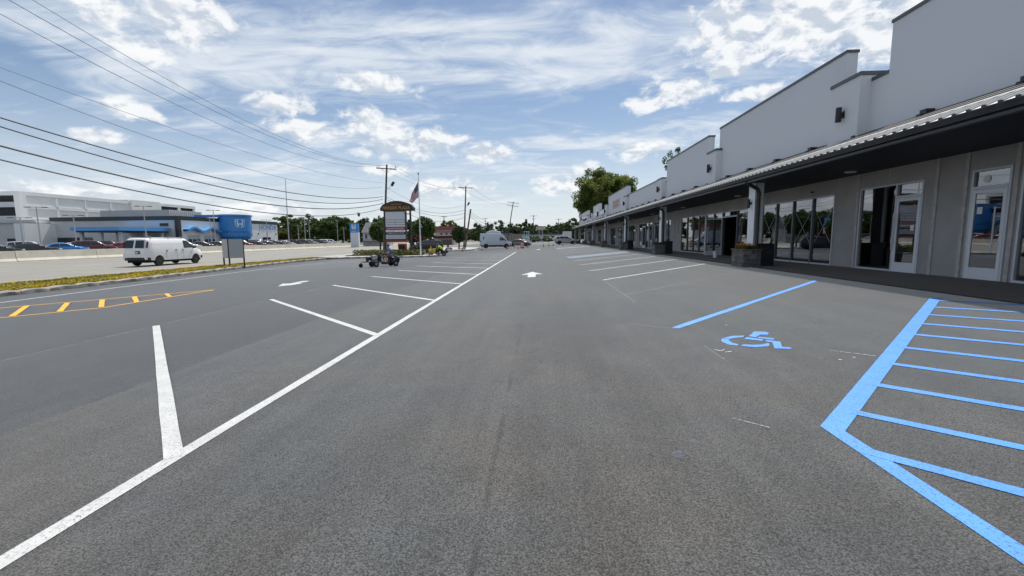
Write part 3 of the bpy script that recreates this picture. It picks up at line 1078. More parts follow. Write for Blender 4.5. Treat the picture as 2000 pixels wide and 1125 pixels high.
# openings in the shop front: y0, y1, top, kind, posts
OPEN = [
    dict(y=(2.2, 6.4), top=3.0, posts=(3.6, 5.0), door=None),
    dict(y=(8.2, 10.46), top=3.0, posts=(9.3,), door=None, alu=True),
    dict(y=(10.68, 11.60), top=3.04, posts=(), door=(10.68, 11.60), alu=True),
    dict(y=(12.95, 15.36), top=3.01, posts=(13.86,), door=(12.95, 13.86), alu=True),
    dict(y=(16.60, 21.80), top=2.97, posts=(17.86, 19.17, 20.45), door=None),
    dict(y=(22.40, 28.80), top=2.91, posts=(24.35, 26.20, 27.5), door=None, gap=(24.35, 26.20)),
    dict(y=(28.86, 33.70), top=2.90, posts=(29.95, 31.10, 32.30), door=None),
    dict(y=(36.20, 37.90), top=2.90, posts=(37.05,), door=None),
    dict(y=(38.5, 41.2), top=2.88, posts=(40.3,), door=None, gap=(38.5, 39.5)),
    dict(y=(42.0, 47.6), top=2.90, posts=(43.4, 44.6, 46.0), door=(44.6, 46.0)),
    dict(y=(49.4, 54.2), top=2.90, posts=(50.6, 51.8, 53.0), door=None),
    dict(y=(56.5, 60.2), top=2.90, posts=(57.7, 59.0), door=(57.7, 59.0)),
    dict(y=(62.0, 66.4), top=2.90, posts=(63.4, 65.0), door=None),
    dict(y=(69.0, 73.5), top=2.90, posts=(70.5, 72.0), door=(70.5, 72.0)),
    dict(y=(76.0, 80.5), top=2.90, posts=(77.5, 79.0), door=None),
    dict(y=(83.0, 88.0), top=2.90, posts=(84.5, 86.2), door=(84.5, 86.2)),
    dict(y=(91.0, 96.0), top=2.90, posts=(92.5, 94.2), door=None),
    dict(y=(98.5, 102.5), top=2.90, posts=(100.4,), door=None),
]
TH = 0.22
wl = MB()
prev = Y0
for o in OPEN:
    a, b = o['y']
    wl.box(WX, WX + TH, prev, a, BASE - .1, SOF + .25)
    wl.box(WX, WX + TH, a, b, o['top'], SOF + .25)
    prev = b
wl.box(WX, WX + TH, prev, Y1, BASE - .1, SOF + .25)
mp_(wl, 'front_wall', 'wall')
sh_ = MB()
sh_.box(30, 30.2, Y0, Y1, 0.2, 4.3)
sh_.box(WX + TH, 30, Y1 - .2, Y1, 0.2, 4.3)
sh_.box(WX + TH, 30, Y0, Y0 + .2, 0.2, 4.3)
mp_(sh_, 'outer_wall', 'wall')
fr = MB().box(9.72, 30.2, Y0, Y1, 4.3, 4.42)
mp_(fr, 'flat_roof', 'cap')
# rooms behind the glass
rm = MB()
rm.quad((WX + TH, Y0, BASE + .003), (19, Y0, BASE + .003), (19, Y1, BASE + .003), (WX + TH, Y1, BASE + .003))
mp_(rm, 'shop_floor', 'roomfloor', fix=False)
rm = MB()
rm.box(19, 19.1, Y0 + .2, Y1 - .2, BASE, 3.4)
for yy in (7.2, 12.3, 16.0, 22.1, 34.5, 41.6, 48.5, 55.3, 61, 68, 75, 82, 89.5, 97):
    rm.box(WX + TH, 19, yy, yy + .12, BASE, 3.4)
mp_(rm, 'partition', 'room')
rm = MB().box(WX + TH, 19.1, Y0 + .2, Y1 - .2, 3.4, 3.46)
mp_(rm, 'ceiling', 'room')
# a little furniture shape inside so the rooms are not empty
for yy in (9.6, 14.6, 18.6, 25.4, 31.2, 45, 52, 64):
    mp_(MB().box(14.2, 15.0, yy - .9, yy + .9, BASE, 1.35), 'counter', 'wall')
    mp_(MB().box(16.8, 17.2, yy + .5, yy + 1.6, BASE, 2.1), 'shelf_unit', 'wall')

# window and door units
for o in OPEN:
    a, b = o['y']
    top = o['top']
    edge = [a] + list(o['posts']) + [b]
    alu = 'alu'
    fm = MB()
    fx0, fx1 = WX - .025, WX + .09
    t_ = 0.05
    fm.box(fx0, fx1, a, a + t_, BASE, top)
    fm.box(fx0, fx1, b - t_, b, BASE, top)
    fm.box(fx0, fx1, a + t_, b - t_, top - t_, top)
    gap = o.get('gap')
    for p, q in zip(edge, edge[1:]):
        if gap and abs(p - gap[0]) < .01:
            continue
        lo = p + (t_ if p == a else .03)
        hi = q - (t_ if q == b else .03)
        fm.box(fx0, fx1, lo, hi, BASE, BASE + .06)
    wob = mp_(fm, 'window_frame', 'alu')
    for p in o['posts']:
        mu = MB().box(WX - .03, WX + .10, p - .03, p + .03, BASE, top - t_)
        mp_(mu, 'mullion', 'alu' if o.get('alu') else 'darkalu', wob)
    for p, q in zip(edge, edge[1:]):
        lo = p + (t_ if p == a else .03)
        hi = q - (t_ if q == b else .03)
        isdoor = o['door'] and abs(p - o['door'][0]) < .01
        isgap = gap and abs(p - gap[0]) < .01
        if isdoor or isgap:
            tb = 2.62
            tr_ = MB().box(fx0 - .004, fx1 + .004, lo, hi, tb - .06, tb + .02)
            mp_(tr_, 'transom_bar', 'alu', wob)
            pn = MB().box(WX + .03, WX + .04, lo, hi, tb + .02, top - t_)
            mp_(pn, 'pane', 'pane', wob)
            if isdoor:
                dm = MB()
                s_ = .09
                d0, d1 = WX - .03, WX + .015
                dm.box(d0, d1, lo + .005, lo + s_, BASE + .012, tb - .065)
                dm.box(d0, d1, hi - s_, hi - .005, BASE + .012, tb - .065)
                dm.box(d0, d1, lo + s_, hi - s_, tb - .065 - s_, tb - .065)
                dm.box(d0, d1, lo + s_, hi - s_, BASE + .012, BASE + .29)
                dob = mp_(dm, 'door', 'kick', None, bevel=0.004)
                pn = MB().box(WX - .012, WX - .004, lo + s_ - .005, hi - s_ + .005, BASE + .288, tb - .065 - s_ + .002)
                mp_(pn, 'pane', 'pane', dob)
                hs = 1 if p < 12.5 else -1
                hy = (lo + .16) if hs > 0 else (hi - .03)
                hd = MB()
                hd.tube((WX - .10, hy, BASE + .66), (WX - .10, hy, BASE + 1.72), .016, n=8)
                hd.tube((WX - .10, hy, BASE + .86), (WX - .03, hy - .09 * hs, BASE + .86), .012, n=6)
                hd.tube((WX - .10, hy, BASE + 1.50), (WX - .03, hy - .09 * hs, BASE + 1.50), .012, n=6)
                mp_(hd, 'handle', 'alu', dob, smooth=True)
        else:
            pn = MB().box(WX + .03, WX + .04, lo, hi, BASE + .06, top - t_)
            mp_(pn, 'pane', 'pane', wob)

# crossed tape left on the big panes
for (p, q) in ((16.65, 17.83), (17.89, 19.14), (19.20, 20.42), (20.48, 21.75), (26.24, 27.46)):
    tp = MB()
    z0, z1 = 1.25, 2.40
    for s in (0, 1):
        ya, yb = (p + .14, q - .14) if s == 0 else (q - .14, p + .14)
        d = Vector((0, yb - ya, z1 - z0))
        n_ = Vector((0, -d.z, d.y)).normalized() * .012
        A, B = Vector((WX + .024 - .001 * s, ya, z0)), Vector((WX + .024 - .001 * s, yb, z1))
        tp.add([A + n_, A - n_, B - n_, B + n_], [(0, 1, 2, 3)])
    mp_(tp, 'tape_cross', 'tape', None, fix=False)
# papers taped to the doors
for (y, z, s) in ((11.34, 1.98, .13), (13.22, 1.62, .12)):
    pb = MB().box(WX - .014, WX - .0125, y - s / 2, y + s / 2, z, z + s * 1.25)
    mp_(pb, 'paper_notice', 'paper')
pb = MB().lathe([(.09, 0), (.09, .004)], (WX + .02, 11.28, 2.80), 16, 'X')
mp_(pb, 'round_sticker', 'paper')
# open glass door leaves
for (hy, wd) in ((26.16, .98), (39.45, .98)):
    dm = MB()
    x1 = WX - .03
    x0 = x1 - wd
    tz = 2.55
    dm.box(x0, x0 + .08, hy - .022, hy + .022, BASE + .02, tz)
    dm.box(x1 - .08, x1, hy - .022, hy + .022, BASE + .02, tz)
    dm.box(x0 + .08, x1 - .08, hy - .022, hy + .022, tz - .09, tz)
    dm.box(x0 + .08, x1 - .08, hy - .022, hy + .022, BASE + .02, BASE + .27)
    dob = mp_(dm, 'open_door', 'kick', None, bevel=.004)
    pn = MB().box(x0 + .075, x1 - .075, hy - .004, hy + .004, BASE + .268, tz - .088)
    mp_(pn, 'pane', 'leafpane', dob)
    hd = MB()
    hd.tube((x0 + .14, hy - .07, BASE + .7), (x0 + .14, hy - .07, BASE + 1.7), .015)
    hd.tube((x0 + .14, hy - .07, BASE + .9), (x0 + .06, hy - .02, BASE + .9), .012)
    hd.tube((x0 + .14, hy - .07, BASE + 1.5), (x0 + .06, hy - .02, BASE + 1.5), .012)
    mp_(hd, 'handle', 'alu', dob)

# battens on the wall
for yb in (10.58, 11.74, 12.56, 15.46, 22.1, 34.4, 35.3, 41.6, 48.5, 55.4, 61.1, 67.6, 74.6):
    bt = MB().box(WX - .03, WX, yb - .045, yb + .045, BASE, SOF - .005)
    mp_(bt, 'wall_batten', 'batten')
for yb in (14.2, 16.45):
    bt = MB().box(WX - .008, WX, yb - .02, yb + .02, 3.02, SOF - .005)
    mp_(bt, 'wall_batten', 'batten')
cb = MB().box(WX - .06, WX, 17.9, 18.0, 3.14, 3.2)
mp_(cb, 'wall_sensor', 'black')

# soffit, gutter and fascia
EX = 7.70
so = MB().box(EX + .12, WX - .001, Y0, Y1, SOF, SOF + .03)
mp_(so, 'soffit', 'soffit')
gt = MB()
gt.prism([(EX, SOF + .06), (EX - .015, SOF + .10), (EX - .045, SOF + .165), (EX - .045, SOF + .18), (EX - .03, SOF + .18), (EX + .10, SOF + .12), (EX + .10, SOF + .06)], Y0, Y1, 'Y')
mp_(gt, 'gutter', 'gutter')
fa = MB()
fa.box(EX + .10, EX + .14, Y0, Y1, SOF - .03, SOF + .16)
fa.box(EX + .06, EX + .10, Y0, Y1, SOF - .02, SOF + .035)
mp_(fa, 'fascia', 'gutter')
for yl in (14.8, 22.7, 31.0, 39.2, 47.4, 55.6, 64, 72, 80):
    li = MB().lathe([(.15, -.03), (.16, -.005), (.16, 0.0)], (9.85, yl, SOF - .001), 18)
    mp_(li, 'soffit_light', 'lens', None, smooth=True)

# canopy roof: ribbed sheet
RX0, RZ0, RX1, RZ1 = EX - .02, SOF + .185, 9.40, 4.42
MXf = 0.40
RXm, RZm = RX0 + (RX1 - RX0) * MXf, RZ0 + (RZ1 - RZ0) * MXf
rs = MB()
rs.quad((RX0, Y0, RZ0), (RX0, Y1, RZ0), (RXm, Y1, RZm), (RXm, Y0, RZm))
rs.quad((RX0, Y0, RZ0 - .02), (RX0, Y1, RZ0 - .02), (RXm, Y1, RZm - .02), (RXm, Y0, RZm - .02))
roof_ob = mp_(rs, 'canopy_roof', 'roofmetal', None, fix=False)
# darker weathered upper courses, lapped one over another up to the wall
for k in range(4):
    f0, f1 = MXf + (1 - MXf) * k / 4, MXf + (1 - MXf) * (k + 1) / 4 + .02
    a0 = (RX0 + (RX1 - RX0) * f0, RZ0 + (RZ1 - RZ0) * f0 + .035)
    a1 = (RX0 + (RX1 - RX0) * f1, RZ0 + (RZ1 - RZ0) * f1 + .012)
    mp_(MB().prism([a0, a1, (a1[0], a1[1] - .02), (a0[0], a0[1] - .033)], Y0, Y1, 'Y'), 'upper_course', 'roofdark')
ang = math.atan2(RZ1 - RZ0, RX1 - RX0)
Lr = math.hypot(RXm - RX0, RZm - RZ0)
rb = MB()
rb.prism([(-.03, 0.0), (-.018, .028), (.018, .028), (.03, 0.0)], 0.0, Lr, 'X')
for i, v in enumerate(rb.v):
    x, y, z = v
    rb.v[i] = (x * math.cos(ang) - z * math.sin(ang), y, x * math.sin(ang) + z * math.cos(ang))
rib_me = rb.mesh('roof_rib')
rib_me.materials.append(M['rib'])
L_ = parent_origin(roof_ob)
yy = 5.6
k = 0
far = MB()
while yy < Y1:
    if yy < 72:
        inst('roof_rib', rib_me, roof_ob, (RX0 - L_.x, yy - L_.y, RZ0 - L_.z + .001))
    else:
        far.add([(v.co.x + RX0, v.co.y + yy, v.co.z + RZ0 + .001) for v in rib_me.vertices], [tuple(p.vertices) for p in rib_me.polygons])
    yy += 0.275
yy = Y0 + .1
while yy < 5.5:
    far.add([(v.co.x + RX0, v.co.y + yy, v.co.z + RZ0 + .001) for v in rib_me.vertices], [tuple(p.vertices) for p in rib_me.polygons])
    yy += 0.275
kind(mp_(far, 'far_roof_ribs', 'rib', None, fix=False), 'stuff')
# dark rib ends at the eave
re_ = MB().box(-.004, .02, -.034, .034, -.004, .034)
re_me = re_.mesh('rib_end')
re_me.materials.append(M['black'])
yy = 5.6
while yy < 45:
    inst('rib_end', re_me, roof_ob, (RX0 - .012 - L_.x, yy - L_.y, RZ0 - L_.z - .004))
    yy += 0.275
# snow rail and its brackets
rl = MB()
rl.tube((RXm - .03, Y0, RZm + .016), (RXm - .03, Y1, RZm + .016), .014, n=6)
mp_(rl, 'snow_rail', 'sign_white', None)
for yb in [7.0 + 2.22 * i for i in range(30)]:
    br = MB()
    br.box(9.16, 9.36, yb - .09, yb + .09, 4.27, 4.47)
    br.box(9.06, 9.16, yb - .06, yb + .06, 4.24, 4.36)
    mp_(br, 'roof_bracket', 'black')

# parapets: y from, y to, top, kind
PARA = [(-16, 12.93, 7.09, 9.40), (12.93, 13.70, 5.83, 9.42), (14.66, 24.10, 7.03, 9.40), (25.60, 33.55, 6.98, 9.40), (24.10, 25.60, 5.50, 9.43),
        (33.55, 35.0, 5.55, 9.43), (35.0, 47.9, 5.92, 9.40), (47.9, 60.9, 6.92, 9.40), (60.9, 69.4, 5.55, 9.42), (69.4, 77.6, 6.78, 9.40),
        (77.6, 85.2, 5.35, 9.42), (85.2, 97.9, 6.68, 9.40), (97.9, 104.4, 5.3, 9.42)]
for (a, b, top, fx) in PARA:
    pb = MB().box(fx, 9.72, a + .002, b - .002, 4.36 if (b - a) > 2 else 4.30, top)
    pob = mp_(pb, 'parapet', 'stucco')
    cp = MB().box(fx - .03, 9.75, a - (.02 if top > 6.2 else -.003), b + (.02 if top > 6.2 else -.003), top + .001, top + .085)
    mp_(cp, 'parapet_cap', 'cap', pob)
PIER = [(13.55, 14.80, 6.0), (23.72, 24.95, 5.90), (33.75, 35.0, 5.80), (47.2, 48.5, 5.75), (60.6, 62.2, 5.9), (77.2, 78.6, 5.7), (84.6, 86.0, 5.7)]
for (a, b, top) in PIER:
    pb = MB().box(9.10, 9.72 + .004, a, b, 4.20, top)
    pob = mp_(pb, 'pier', 'stucco')
    cp = MB().box(9.07, 9.76, a - .03, b + .03, top + .001, top + .10)
    mp_(cp, 'parapet_cap', 'cap', pob)
    c = (a + b) / 2
    sn = MB()
    sn.lathe([(.075, -.21), (.078, -.205), (.078, .205), (.075, .21)], (8.96, c, 5.08), 12)
    sob = mp_(sn, 'wall_lamp', 'black', None, smooth=True)
    ar = MB().box(9.02, 9.10, c - .035, c + .035, 5.02, 5.14)
    ar.box(9.085, 9.099, c - .06, c + .06, 4.98, 5.18)
    mp_(ar, 'lamp_bracket', 'black', sob)
# rusty flashing where the roof meets the wall
fl = MB().box(9.34, 9.40, 15.4, 24, 4.30, 4.44)
mp_(fl, 'flashing', 'cap')
# braces behind the tall parapets
for (y, z) in ((16.0, 6.3), (26.6, 6.3), (36.0, 5.5), (49.5, 6.2), (71.0, 6.2), (62.0, 5.3), (86.5, 6.0)):
    b_ = MB()
    b_.tube((9.72, y, z), (11.5, y, 4.42), .03, n=6)
    mp_(b_, 'parapet_brace', 'steel')
# shop signs high on the parapets
sg = MB().box(9.365, 9.398, 52.6, 57.3, 5.10, 6.10)
s1 = mp_(sg, 'shop_sign', 'sign_tan')
for (za, zb, ya, yb) in ((5.75, 5.85, 53.0, 56.9), (5.45, 5.52, 53.4, 56.6), (5.25, 5.31, 53.2, 56.5)):
    mp_(MB().box(9.358, 9.365, ya, yb, za, zb), 'sign_stripe', 'panel_brick', s1)
for (a, b, z0, z1) in ((63.4, 67.6, 4.85, 5.45), (71.0, 74.8, 4.9, 5.55)):
    s1 = mp_(MB().box(9.15, 9.30, a, b, z0, z1), 'shop_sign', 'sign_white')
    mp_(MB().box(9.17, 9.39, a - .06, a, z0 - .05, z1 + .05), 'sign_side', 'black', s1)
for k in range(5):
    sm = MB().lathe([(.05, -.1), (.3, -.06), (.3, .06), (.05, .1)], (9.25, 88.2 + k * 1.3, 5.2 + .12 * (k % 2)), 10, 'X')
    mp_(sm, 'sign_letter', 'black')

# columns with downspouts and lamps
COLS = [4.4, 17.0, 29.7, 42.0, 54.8, 67.0, 78.5, 90.0, 101.0]
for i, yc in enumerate(COLS):
    cm = MB().box(8.15, 8.47, yc + .34, yc + .84, .30, SOF)
    cob = mp_(cm, 'column', 'column', None, bevel=.006)
    ds = MB()
    dy = yc + .265
    ds.path([(7.74, dy, 3.62), (7.80, dy, 3.50), (7.90, dy, 3.42), (8.18, dy, 3.26), (8.25, dy, 3.12), (8.25, dy, 1.16), (8.20, dy - .02, 1.05), (8.04, dy - .02, 1.01)], .068, 9)
    mp_(ds, 'downspout', 'black', cob, smooth=True)
    sn = MB()
    sn.lathe([(.045, -.17), (.05, -.165), (.05, .165), (.045, .17)], (8.05, yc + .6, 2.74), 10)
    sn.box(8.08, 8.149, yc + .57, yc + .63, 2.70, 2.80)
    mp_(sn, 'column_lamp', 'black', cob)
    cb = MB()
    cb.path([(8.17, yc + .33, 3.49), (8.19, yc + .328, 3.30), (8.17, yc + .33, 3.15), (8.18, yc + .33, 1.05)], .008, 5)
    mp_(cb, 'cable', 'wire', cob)

# ------------------------------------------------------------------ planters, bins
PL = [('orange flowers growing in it', 'o'), ('pale green plants growing in it', 'g'), None, None, None, None, None]
sr = random.Random(5)
stone_cache = {}


def stone_piece(w_, h_, key):
    k = (round(w_, 2), round(h_, 2), key)
    if k not in stone_cache:
        mb = MB().box(-w_ / 2, w_ / 2, -.016, .016, -h_ / 2, h_ / 2)
        mb.v = [(a + sr.uniform(-.006, .006), b + sr.uniform(-.007, .007), c + sr.uniform(-.006, .006)) for a, b, c in mb.v]
        me = mb.mesh('stone')
        me.materials.append(M[key])
        stone_cache[k] = me
    return stone_cache[k]


def planter(yc, label):
    zb = zlot(7.7) + .02
    H = .64
    ye, W_, Dp = yc + .15, .62, 1.0     # near corner at (7.7, yc+.15)
    root = tag(empty('stone_planter', (8.02, yc + .65, zb)), label, 'planter', 'stone planters at the column feet')
    core = MB().box(-.29, .36, -.47, .47, -.05, H)
    core.build('core', 'mortar', root)
    cap = MB()
    cap.box(-.345, .40, -.53, -.36, H, H + .045)
    cap.box(-.345, .40, .36, .53, H, H + .045)
    cap.box(-.345, -.20, -.36, .36, H, H + .045)
    cap.box(.26, .40, -.36, .36, H, H + .045)
    cap.build('cap', 'stone1', root, bevel=.006)
    MB().box(-.198, .258, -.358, .358, H - .02, H + .012).build('soil', 'soil', root)
    # coursed stones on the two visible faces and the far one
    for face, length in (('S', .65), ('W', .94), ('N', .65)):
        z = 0.0
        row = 0
        while z < H - .02:
            h_ = min(sr.choice([.10, .13, .16, .2]), H - z)
            if H - z - h_ < .06:
                h_ = H - z
            t = 0.0
            while t < length - .01:
                w_ = min(sr.choice([.14, .19, .24, .3]), length - t)
                if length - t - w_ < .09:
                    w_ = length - t
                me = stone_piece(w_ - .012, h_ - .012, sr.choice(['stone1', 'stone1', 'stone2', 'stone3']))
                cz = z + h_ / 2
                if face == 'S':
                    inst('stone', me, root, (-.29 + t + w_ / 2, -.47 - .012, cz), 0)
                elif face == 'N':
                    inst('stone', me, root, (-.29 + t + w_ / 2, .47 + .012, cz), 0)
                else:
                    inst('stone', me, root, (-.29 - .012, -.47 + t + w_ / 2, cz), R(90))
                t += w_
            z += h_
            row += 1
    return root


LBL = ['stone planter with orange flowers, nearest the blue bays', 'stone planter with pale green plants at the second column', 'third stone planter along the shop fronts',
       'fourth stone planter along the shop fronts', 'fifth stone planter along the shop fronts', 'sixth stone planter along the shop fronts', 'farthest stone planter, by the silver car']
for i, yc in enumerate(COLS[1:8]):
    p = planter(yc - .05, LBL[i])
    if i < 2:
        r2 = np.random.default_rng(40 + i)
        n = 900
        pts = np.stack([r2.uniform(-.26, .30, n), r2.uniform(-.42, .42, n), .66 + .03 + .17 * r2.random(n) ** .8], 1)
        pl = tag(empty('flowering_plant', (8.02, yc + .60, zlot(7.7) + .02)), ['orange flowers filling the nearest stone planter', 'pale green plants filling the second stone planter'][i], 'plant', 'plants in the planters')
        lf = pts.copy()
        lf[:, 2] -= .05
        link_mesh('leaves', leaf_mesh('leaves', leaf_cloud(lf, .075, .2, 50 + i)), 'leaf_olive', pl)
        if i == 0:
            link_mesh('petals', leaf_mesh('petals', leaf_cloud(pts[:650] + np.array([0, 0, .025]), .055, .6, 60)), 'petal_orange', pl)
        else:
            link_mesh('petals', leaf_mesh('petals', leaf_cloud(pts[:160] + np.array([0, 0, .025]), .04, .6, 60)), 'petal_yellow', pl)


def bin_(yc, label, letters=False):
    zb = zlot(8.3) + .025
    root = tag(empty('litter_bin', (8.62, yc, zb)), label, 'bin', 'black litter bins beside the planters')
    MB().box(-.27, .27, -.27, .27, .0, .82).build('body', 'bin', root, bevel=.012)
    ld = MB()
    ld.box(-.285, .285, -.285, .285, .822, .86)
    ld.build('lid', 'bin', root, bevel=.01)
    MB().box(-.16, .16, -.2725, -.27, .70, .78).build('opening', 'soffit', root)
    if letters:
        text_on('lettering', 'LITTER', .07, .30, (0, -.2735, .52), 'S', 'faint', root, .001)
    return root


bin_(17.45, 'black litter bin beside the orange-flowered planter', True)
bin_(30.15, 'black litter bin beside the second planter')
bin_(42.4, 'black litter bin beside the third planter')
# bucket that holds the nearer door leaf open
b_ = tag(empty('plastic_bucket', (9.42, 24.1, .385)), 'small white plastic bucket on the walkway by the open door', 'bucket')
MB().lathe([(.10, 0), (.125, .30), (.13, .30), (.13, .32), (.115, .32)], (0, 0, 0), 14).build('body', 'sign_white', b_, smooth=True)
hb = MB()
hb.path([(-.13, 0, .28), (-.09, 0, .38), (0, 0, .42), (.09, 0, .38), (.13, 0, .28)], .006, 5)
hb.build('handle', 'steel', b_)
# air units stood on the flat roof are hidden by the parapets, so none are built

# ================================================================== VEHICLES


def interp(tab, x):
    if x <= tab[0][0]:
        return tab[0][1]
    for (a, b), (c, d) in zip(tab, tab[1:]):
        if x <= c:
            return b + (d - b) * (x - a) / max(1e-6, c - a)
    return tab[-1][1]


class CarShape:
    """body described by its upper side profile (x forward), sill height, wheels and widths"""
    def __init__(s, top, sill, xr, xf, rw, hw, belt, tumble, round_=0.09, crown=0.03):
        s.top, s.sill, s.xr, s.xf, s.rw, s.hw, s.belt, s.tumble, s.round, s.crown = top, sill, xr, xf, rw, hw, belt, tumble, round_, crown
        s.x0, s.x1 = top[0][0], top[-1][0]

    def ztop(s, x):
        best = None
        for (a, b), (c, d) in zip(s.top, s.top[1:]):
            lo, hi = min(a, c), max(a, c)
            if lo - 1e-6 <= x <= hi + 1e-6:
                z = max(b, d) if abs(a - c) < 1e-4 else b + (d - b) * (x - a) / (c - a)
                best = z if best is None else max(best, z)
        return best if best is not None else s.sill

    def width(s, x, z):
        w_ = s.hw
        if z > s.belt:
            w_ -= (z - s.belt) * s.tumble
        else:
            w_ -= 0.05 * max(0, (s.belt * .72 - z) / (s.belt * .72)) ** 1.5
        d = s.ztop(x) - z
        if d < .14:
            w_ -= s.round * (1 - max(0, d) / .14) ** 2
        mid = (s.x0 + s.x1) / 2
        e = abs(x - mid) / ((s.x1 - s.x0) / 2)
        w_ -= s.hw * 0.10 * max(0, (e - .72) / .28) ** 2.2
        return w_

    def outline(s):
        pts = [(x, z) for x, z in s.top]
        ra = s.rw * 1.19
        bot = []
        for xc in (s.xf, s.xr):
            dz = s.sill - s.rw
            half = math.sqrt(max(1e-4, ra * ra - dz * dz))
            a0 = math.atan2(dz, half)
            n = 9
            arc = []
            for k in range(n + 1):
                t = a0 + (math.pi - 2 * a0) * k / n
                arc.append((xc + ra * math.cos(t), s.rw + ra * math.sin(t)))
            bot += arc
        return pts + bot

    def cut(s, poly, step=0.32):
        bm = bmesh.new()
        f = bm.faces.new([bm.verts.new((x, 0, z)) for x, z in poly])
        xs_ = [p[0] for p in poly]
        zs_ = [p[1] for p in poly]
        x = min(xs_) + step
        while x < max(xs_) - .02:
            bmesh.ops.bisect_plane(bm, geom=bm.verts[:] + bm.edges[:] + bm.faces[:], plane_co=(x, 0, 0), plane_no=(1, 0, 0))
            x += step
        for z in (s.belt * .45, s.belt * .72, s.belt, s.belt + .22, s.belt + .42, s.belt + .7, s.belt + 1.0):
            if min(zs_) + .02 < z < max(zs_) - .02:
                bmesh.ops.bisect_plane(bm, geom=bm.verts[:] + bm.edges[:] + bm.faces[:], plane_co=(0, 0, z), plane_no=(0, 0, 1))
        return bm

    def body(s):
        bm = s.cut(s.outline())
        bm.verts.index_update()
        V = [(v.co.x, v.co.z) for v in bm.verts]
        F = [[v.index for v in f.verts] for f in bm.faces]
        E_ = [(e.verts[0].index, e.verts[1].index) for e in bm.edges if len(e.link_faces) == 1]
        bm.free()
        n = len(V)
        mb = MB()
        vs = [(x, s.width(x, z), z) for x, z in V] + [(x, -s.width(x, z), z) for x, z in V]
        fs = [tuple(f) for f in F] + [tuple(n + i for i in f[::-1]) for f in F]
        cols = [-.86, -.45, 0, .45, .86]
        mid = {}
        zm = s.belt * .6

        def midv(i):
            if i not in mid:
                x, z = V[i]
                w_ = s.width(x, z)
                ids = []
                for c in cols:
                    b = 1 - c * c
                    zz = z + (s.crown * b if z > s.belt * .9 else 0)
                    e = (x - (s.x0 + s.x1) / 2) / ((s.x1 - s.x0) / 2)
                    xx = x + (0.07 * b * (1 if e > 0 else -.5) if abs(e) > .86 and z > s.sill + .05 else 0)
                    ids.append(len(vs))
                    vs.append((xx, c * w_, zz))
                mid[i] = ids
            return mid[i]
        for a, b in E_:
            ra, rb_ = midv(a), midv(b)
            A = [n + a] + ra + [a]
            B = [n + b] + rb_ + [b]
            for k in range(len(A) - 1):
                fs.append((A[k], A[k + 1], B[k + 1], B[k]))
        mb.add(vs, fs)
        return mb

    def side(s, poly, off=0.007, sign=1):
        bm = s.cut(poly, 0.25)
        bm.verts.index_update()
        vs = [(v.co.x, sign * (s.width(v.co.x, v.co.z) + off), v.co.z) for v in bm.verts]
        fs = [tuple(v.index for v in f.verts) for f in bm.faces]
        bm.free()
        return MB().add(vs, fs)

    def across(s, a, b, k0, k1, off=0.012):
        """patch across the car between two profile points (windscreen, back window)"""
        (xa, za), (xb, zb) = a, b
        nx, nz = (zb - za), -(xb - xa)
        L = math.hypot(nx, nz)
        nx, nz = nx / L * off, nz / L * off
        if nz < 0 and abs(nz) > abs(nx) * .2:
            nx, nz = -nx, -nz
        vs, fs = [], []
        cs = [-1, -.6, -.2, .2, .6, 1]
        for (x, z, k) in ((xa, za, k0), ((xa + xb) / 2, (za + zb) / 2, (k0 + k1) / 2), (xb, zb, k1)):
            w_ = s.width(x, z - .02) * k
            for c in cs:
                e = (x - (s.x0 + s.x1) / 2) / ((s.x1 - s.x0) / 2)
                cc = c * k
                bb = 1 - cc * cc
                xx = x + (0.07 * bb * (1 if e > 0 else -.5) if abs(e) > .86 else 0)
                vs.append((xx + nx, c * w_, z + nz + (s.crown * bb if z > s.belt * .9 else 0)))
        m_ = len(cs)
        for i in range(2):
            for k in range(m_ - 1):
                fs.append((i * m_ + k, i * m_ + k + 1, (i + 1) * m_ + k + 1, (i + 1) * m_ + k))
        return MB().add(vs, fs)


def wheel_parts(root, x, y, r, rim='rim', wd=.22):
    sgn = 1 if y > 0 else -1
    t = MB()
    t.lathe([(r * .62, -wd / 2), (r * .93, -wd / 2), (r, -wd * .36), (r, wd * .36), (r * .93, wd / 2), (r * .62, wd / 2)], (0, 0, 0), 20, 'Y')
    w_ = t.build('wheel', 'tyre', root, smooth=True)
    w_.location = (x, y - sgn * wd * .5, r)
    m_ = MB()
    o = sgn * wd * .40
    m_.lathe([(r * .64, -.02), (r * .60, .02), (r * .50, -.005), (r * .22, .0), (r * .18, .03), (r * .02, .03)], (0, 0, 0), 16, 'Y')
    m_.v = [(a, (b * sgn) + o, c) for a, b, c in m_.v]
    m_.build('rim', rim, w_, smooth=True)
    return w_


